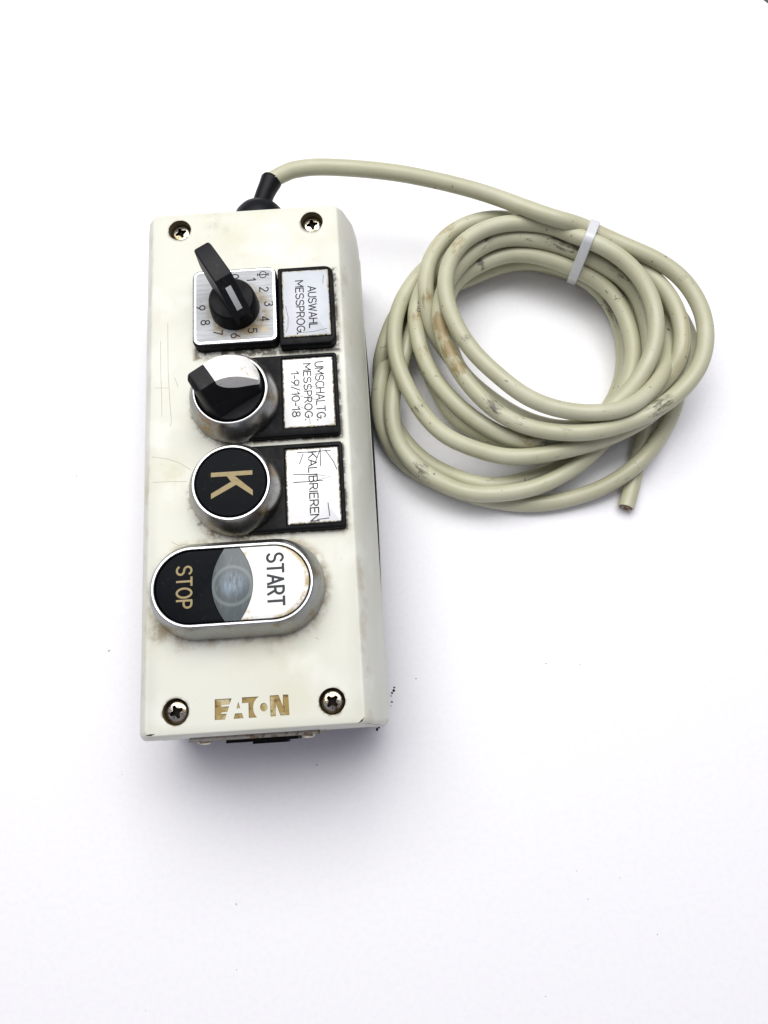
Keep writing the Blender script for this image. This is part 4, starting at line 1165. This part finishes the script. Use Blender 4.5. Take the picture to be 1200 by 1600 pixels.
def hull(pp):
    def half_(it):
        h = []
        for p in it:
            while len(h) > 1 and (h[-1][0] - h[-2][0]) * (p[1] - h[-2][1]) - (h[-1][1] - h[-2][1]) * (p[0] - h[-2][0]) <= 0:
                h.pop()
            h.append(p)
        return h
    a = half_(pp); b = half_(pp[::-1])
    return a[:-1] + b[:-1]


hl = hull(pp)
bm = bmesh.new()
n = len(hl)
cen = np.mean(np.array(hl), axis=0)
loops = []
for off, th in ((-2.05, 0), (2.05, 0), (1.8, 1.0), (-1.8, 1.0)):
    row = []
    for a_, z_c in hl:
        v = np.array((a_, z_c)) - cen
        v = v / np.linalg.norm(v) * th + np.array((a_, z_c))
        xy = tc + tax * v[0] + tn * off
        row.append(bm.verts.new((xy[0], xy[1], max(v[1], .06 if th else .12))))
    loops.append(row)
for a in range(4):
    b = (a + 1) % 4
    for i in range(n):
        j = (i + 1) % n
        bm.faces.new((loops[a][i], loops[a][j], loops[b][j], loops[b][i]))
tie = link('cable_tie', bm, NYLON, smooth=40)
tag(tie, 'translucent white nylon cable tie strapped round the top of the cable coil', 'cable tie')
bm = bmesh.new()   # the locking head, low on the outer side of the bundle
ha = max(p[0] for p in hl)
hz = sum(p[1] for p in hl if p[0] > ha - .5) / max(1, sum(1 for p in hl if p[0] > ha - .5))
hz = min(hz, 8.0)
o_ = []
for da, dn in ((1.0, -2.8), (4.6, -2.6), (4.6, 2.6), (1.0, 2.8)):
    xy = tc + tax * (ha + da) + tn * dn
    o_.append((xy[0], xy[1]))
loft(bm, [(o_, hz - 2.4), (o_, hz + 2.2)])
link('tie_head', bm, NYLON, tie)

# ------------------------------------------------------------------ specks of dirt on the paper
bm = bmesh.new()


def chip(x, y, r, h, mi, el=1.0, ang=0.0):
    n = 7
    lo_, hi_ = [], []
    for i in range(n):
        a = 2 * math.pi * i / n
        rr = r * rnd.uniform(.6, 1.15)
        px, py = rr * el * math.cos(a), rr * math.sin(a)
        px, py = px * math.cos(ang) - py * math.sin(ang), px * math.sin(ang) + py * math.cos(ang)
        lo_.append((x + px, y + py)); hi_.append((x + px * .6, y + py * .6))
    loft(bm, [(lo_, .0), (hi_, h)], mi=mi)


for (x, y, r, mi) in ((43.9, -82.6, .75, 0), (43.3, -83.6, .6, 0), (44.3, -81.6, .45, 0), (42.9, -84.6, .35, 0), (43.0, -86.9, .42, 0), (42.6, -88.3, .3, 1),
                      (52.9, -78.7, .33, 1), (36.7, -96.6, .75, 0), (37.4, -96.0, .5, 0)):
    chip(x, y, r * .8, .25, mi, 1.3, rnd.uniform(0, 3))
for (x, y, r, el, ang) in ((103.6, -76.3, .22, 3, -.4), (116.6, -77.4, .2, 2, 1), (105.9, -150.6, .28, 1, 0), (121.2, -153.9, .2, 1.5, 0), (108.8, -160.1, .18, 3.5, 1.7),
                           (-66.5, -60.3, .5, 1.6, 0.5), (-82.0, 12.8, .35, 1.5, 0), (-17.8, -154.0, .3, 2, 1.4), (13.3, -108.0, .35, 2, .4), (-60.1, -106.8, .2, 1, 0),
                           (131.7, -173.0, .2, 2, 1), (-17.9, -175.1, .22, 1.3, 0), (-45, 3.0, .12, 9, -.35), (-50, -186, .2, 1, 0), (90, -190, .2, 2, 0)):
    chip(x, y, r * .75, .1, 1, el, ang)
sp = link('dirt_specks', bm, [SPECK, SPECKGREY])
tag(sp, 'tiny dark specks of dirt scattered on the white paper', 'dirt', kind='stuff')
